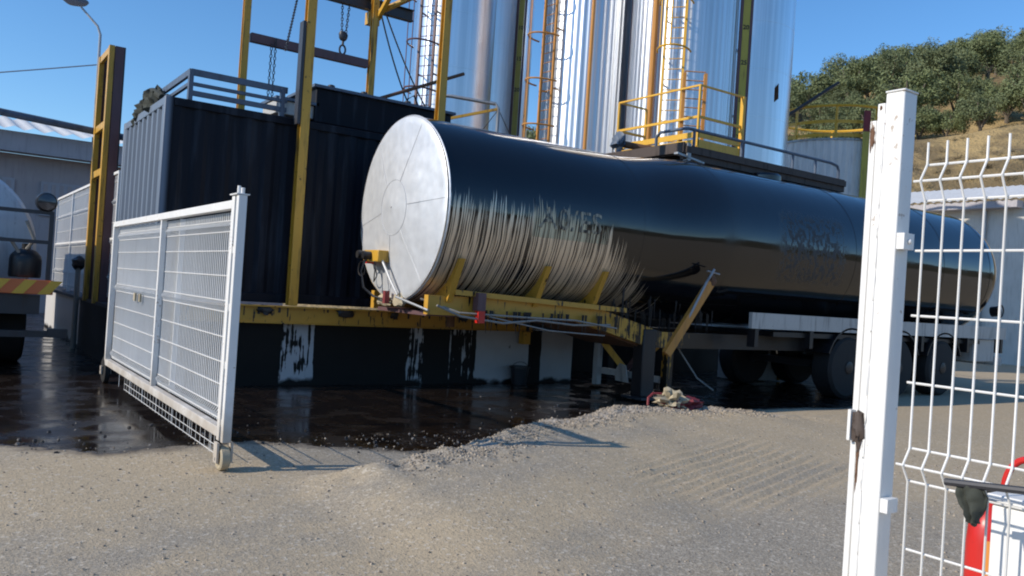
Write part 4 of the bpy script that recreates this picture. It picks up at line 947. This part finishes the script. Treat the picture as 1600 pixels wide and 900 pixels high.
md = rg.modifiers.new('thick', 'SOLIDIFY'); md.thickness = .004

# ------------------------------------------------------------------ loose stones
def stones(name, count, place, rad, m, seed):
    rnd = random.Random(seed); b = MB()
    for i in range(count):
        x, y = place(rnd); r_ = rad[0] + (rad[1] - rad[0]) * rnd.random() ** 3; z = ground_z(x, y)
        vs = []
        for a in range(5):
            th = a * 2 * math.pi / 5 + rnd.random(); vs.append((x + r_ * math.cos(th), y + r_ * math.sin(th), z - r_ * .1))
        for a in range(4):
            th = a * 2 * math.pi / 4 + rnd.random(); vs.append((x + r_ * .65 * math.cos(th), y + r_ * .65 * math.sin(th), z + r_ * rnd.uniform(.5, .9)))
        b.add(vs, [(0,1,6,5), (1,2,6), (2,3,7,6), (3,4,8,7), (4,0,5,8), (5,6,7,8)])
    o = b.build(name, m, smooth=0); tag(o, kind='stuff'); return o
def near_ridge(rnd):
    x = 2.6 + 5.6 * rnd.random() ** .8; return x, lerp_tab(CREST_Y, x) + rnd.gauss(-.12, .16)
def anywhere(rnd): return rnd.uniform(-1.5, 9), rnd.uniform(2.2, 6.8)
def in_tar(rnd):
    x = rnd.uniform(.2, 7.5); return x, lerp_tab(TAR_SHADE_Y, x) + abs(rnd.gauss(0, .8)) - .2
k = N('loose_gravel'); rn = k.n('ShaderNodeTexVoronoi', Vector=k.pos(), Scale=30.); rc = k.n('ShaderNodeSeparateColor', i0=rn.outputs['Color']).outputs[0]
k.set(Base_Color=k.mix(rc, (.13, .11, .09), (.48, .40, .30)), Roughness=.9); M['stone'] = k.m
stones('ridge_gravel', 7000, near_ridge, (.004, .016), M['stone'], 1)
stones('scattered_gravel', 5000, anywhere, (.003, .012), M['stone'], 2)
k = N('tarry_crumbs'); rn = k.n('ShaderNodeTexVoronoi', Vector=k.pos(), Scale=20.); rc = k.n('ShaderNodeSeparateColor', i0=rn.outputs['Color']).outputs[0]
k.set(Base_Color=k.mix(k.step(rc, .6, .9), (.012, .011, .011), (.20, .18, .16)), Roughness=.55); M['crumb'] = k.m
stones('tar_crumbs', 420, in_tar, (.004, .024), M['crumb'], 3)

# ------------------------------------------------------------------ olive trees on the hill
k = N('olive_leaves'); info = k.n('ShaderNodeObjectInfo').outputs['Random']; ln = k.noise(.9, 2); l2 = k.noise(11., 1)
lc = k.mix(l2, (.080, .105, .040), (.27, .31, .14))
lc = k.mix(k.math('MULTIPLY', info, .45), lc, (.085, .105, .070))
k.set(Base_Color=k.mix(k.step(ln, .4, .65, 0, .35), lc, (.14, .15, .075)), Roughness=.75, Specular_IOR_Level=.3); M['leaf'] = k.m
M['bark'] = paint('olive_bark', (.16, .13, .10), .95, dirt=(.05, .04, .03), amount=.6, fine=20, bump=.5)
def make_tree(seed, h, w):
    rnd = random.Random(seed); tr = MB(); lf = MB()
    top = []
    nb = rnd.randint(3, 5)
    for i in range(nb):
        a = 2 * math.pi * i / nb + rnd.uniform(-.4, .4); l = h * rnd.uniform(.45, .7); s_ = w * rnd.uniform(.16, .3)
        tr.tube([(0, 0, -.8), (.04 * math.cos(a), .04 * math.sin(a), h * .14), (s_ * .5 * math.cos(a), s_ * .5 * math.sin(a), h * .34), (s_ * math.cos(a), s_ * math.sin(a), l)], [.17, .13, .085, .03], 6)
    lobes = []
    for i in range(30):
        a = rnd.uniform(0, 2 * math.pi); q = w * .5 * math.sqrt(rnd.random()) * .85; zc = h * (.36 + .5 * rnd.random() * (1 - (q / (w * .55)) ** 2 * .6))
        lobes.append((Vector((q * math.cos(a), q * math.sin(a), zc)), w * rnd.uniform(.10, .2)))
    for c, r_ in lobes:
        for j in range(230):
            d = Vector((rnd.gauss(0, 1), rnd.gauss(0, 1), rnd.gauss(0, 1))).normalized(); q = c + d * (r_ * rnd.random() ** .45) + Vector((0, 0, -.12 * rnd.random()))
            s_ = rnd.uniform(.045, .095); ax = (d + Vector((rnd.gauss(0, .7), rnd.gauss(0, .7), rnd.gauss(0, .7)))).normalized()
            e1 = ax.orthogonal().normalized(); e2 = ax.cross(e1); th = rnd.uniform(0, 6.3); u_ = e1 * math.cos(th) + e2 * math.sin(th); v_ = ax.cross(u_)
            lf.add([q - u_ * s_ * 1.4, q + v_ * s_ * .6, q + u_ * s_ * 1.4, q - v_ * s_ * .6], [(0, 1, 2, 3)])
    root = thing('olive_tree', (0, 0, 0), 'x', 'tree', 'olive trees on the hillside')
    tr.build('trunk', M['bark'], root); lf.build('crown', M['leaf'], root, smooth=0)
    return root
kinds = [make_tree(20 + i, (4.3, 3.8, 4.8, 4.1, 3.5)[i], (4.6, 4.2, 4.4, 5.0, 4.0)[i]) for i in range(5)]
rnd = random.Random(5); spots = []
def try_spot(pxl, d, gap):
    r = (pxl - 800) / 1290 * d; P = FWD * d + RGT * r
    if all((P.x - q[0]) ** 2 + (P.y - q[1]) ** 2 > gap * gap for q in spots): spots.append((P.x, P.y, d, pxl))
for pxl, d in ((1515, 68.5), (1462, 70), (1590, 69), (1420, 71.5), (1350, 70), (1255, 69), (1300, 72), (835, 70), (1640, 72), (1555, 73)): try_spot(pxl, d, 2)
for i in range(1500): try_spot(rnd.uniform(1190, 1720), rnd.uniform(73, 116), 3.7)
for i in range(60): try_spot(rnd.uniform(800, 880), rnd.uniform(72, 95), 3.8)
used = set()
for i, (x, y, d, pxl) in enumerate(spots):
    kd = i % 5
    o = kinds[kd] if kd not in used else copy_tree(kinds[kd]); used.add(kd)
    o.location = (x, y, hill_z(x, y) - .05); o.rotation_euler = (0, 0, rnd.uniform(0, 6.28)); s_ = rnd.uniform(.75, 1.4); o.scale = (s_, s_, s_ * rnd.uniform(.9, 1.1))
    if i == 0: o['label'] = 'round olive tree at the grove edge above the sandy cut, pale trunk showing'
    elif pxl < 900: o['label'] = 'olive tree seen through the sky gap between two silos'
    elif d < 75: o['label'] = 'olive tree in the lowest row at the foot of the grove'
    elif d < 98: o['label'] = 'olive tree crowded in the middle of the hillside grove'
    else: o['label'] = 'olive tree on the skyline along the crest of the hill'
# dry brush on the cut slope
b = MB(); rnd = random.Random(9)
for i in range(420):
    d = rnd.uniform(47, 68); pxl = rnd.uniform(1180, 1720); r = (pxl - 800) / 1290 * d; P = FWD * d + RGT * r
    if noise.noise((P.x * .12, P.y * .12, 4.)) < -.05: continue
    z = hill_z(P.x, P.y); s0 = rnd.uniform(.15, .5)
    for j in range(26):
        q = Vector((P.x + rnd.gauss(0, s0 * .6), P.y + rnd.gauss(0, s0 * .6), z)); dx, dy = rnd.gauss(0, .12), rnd.gauss(0, .12); hh = s0 * rnd.uniform(.5, 1.2)
        b.add([q + Vector((-.03, 0, -.1)), q + Vector((.03, .02, -.1)), q + Vector((dx, dy, hh))], [(0, 1, 2)])
k = N('dry_brush'); bn = k.noise(.5, 2); k.set(Base_Color=k.mix(k.step(bn, .4, .6), (.22, .165, .085), (.085, .08, .04)), Roughness=.95)
tag(b.build('dry_brush', k.m, smooth=0), kind='stuff')
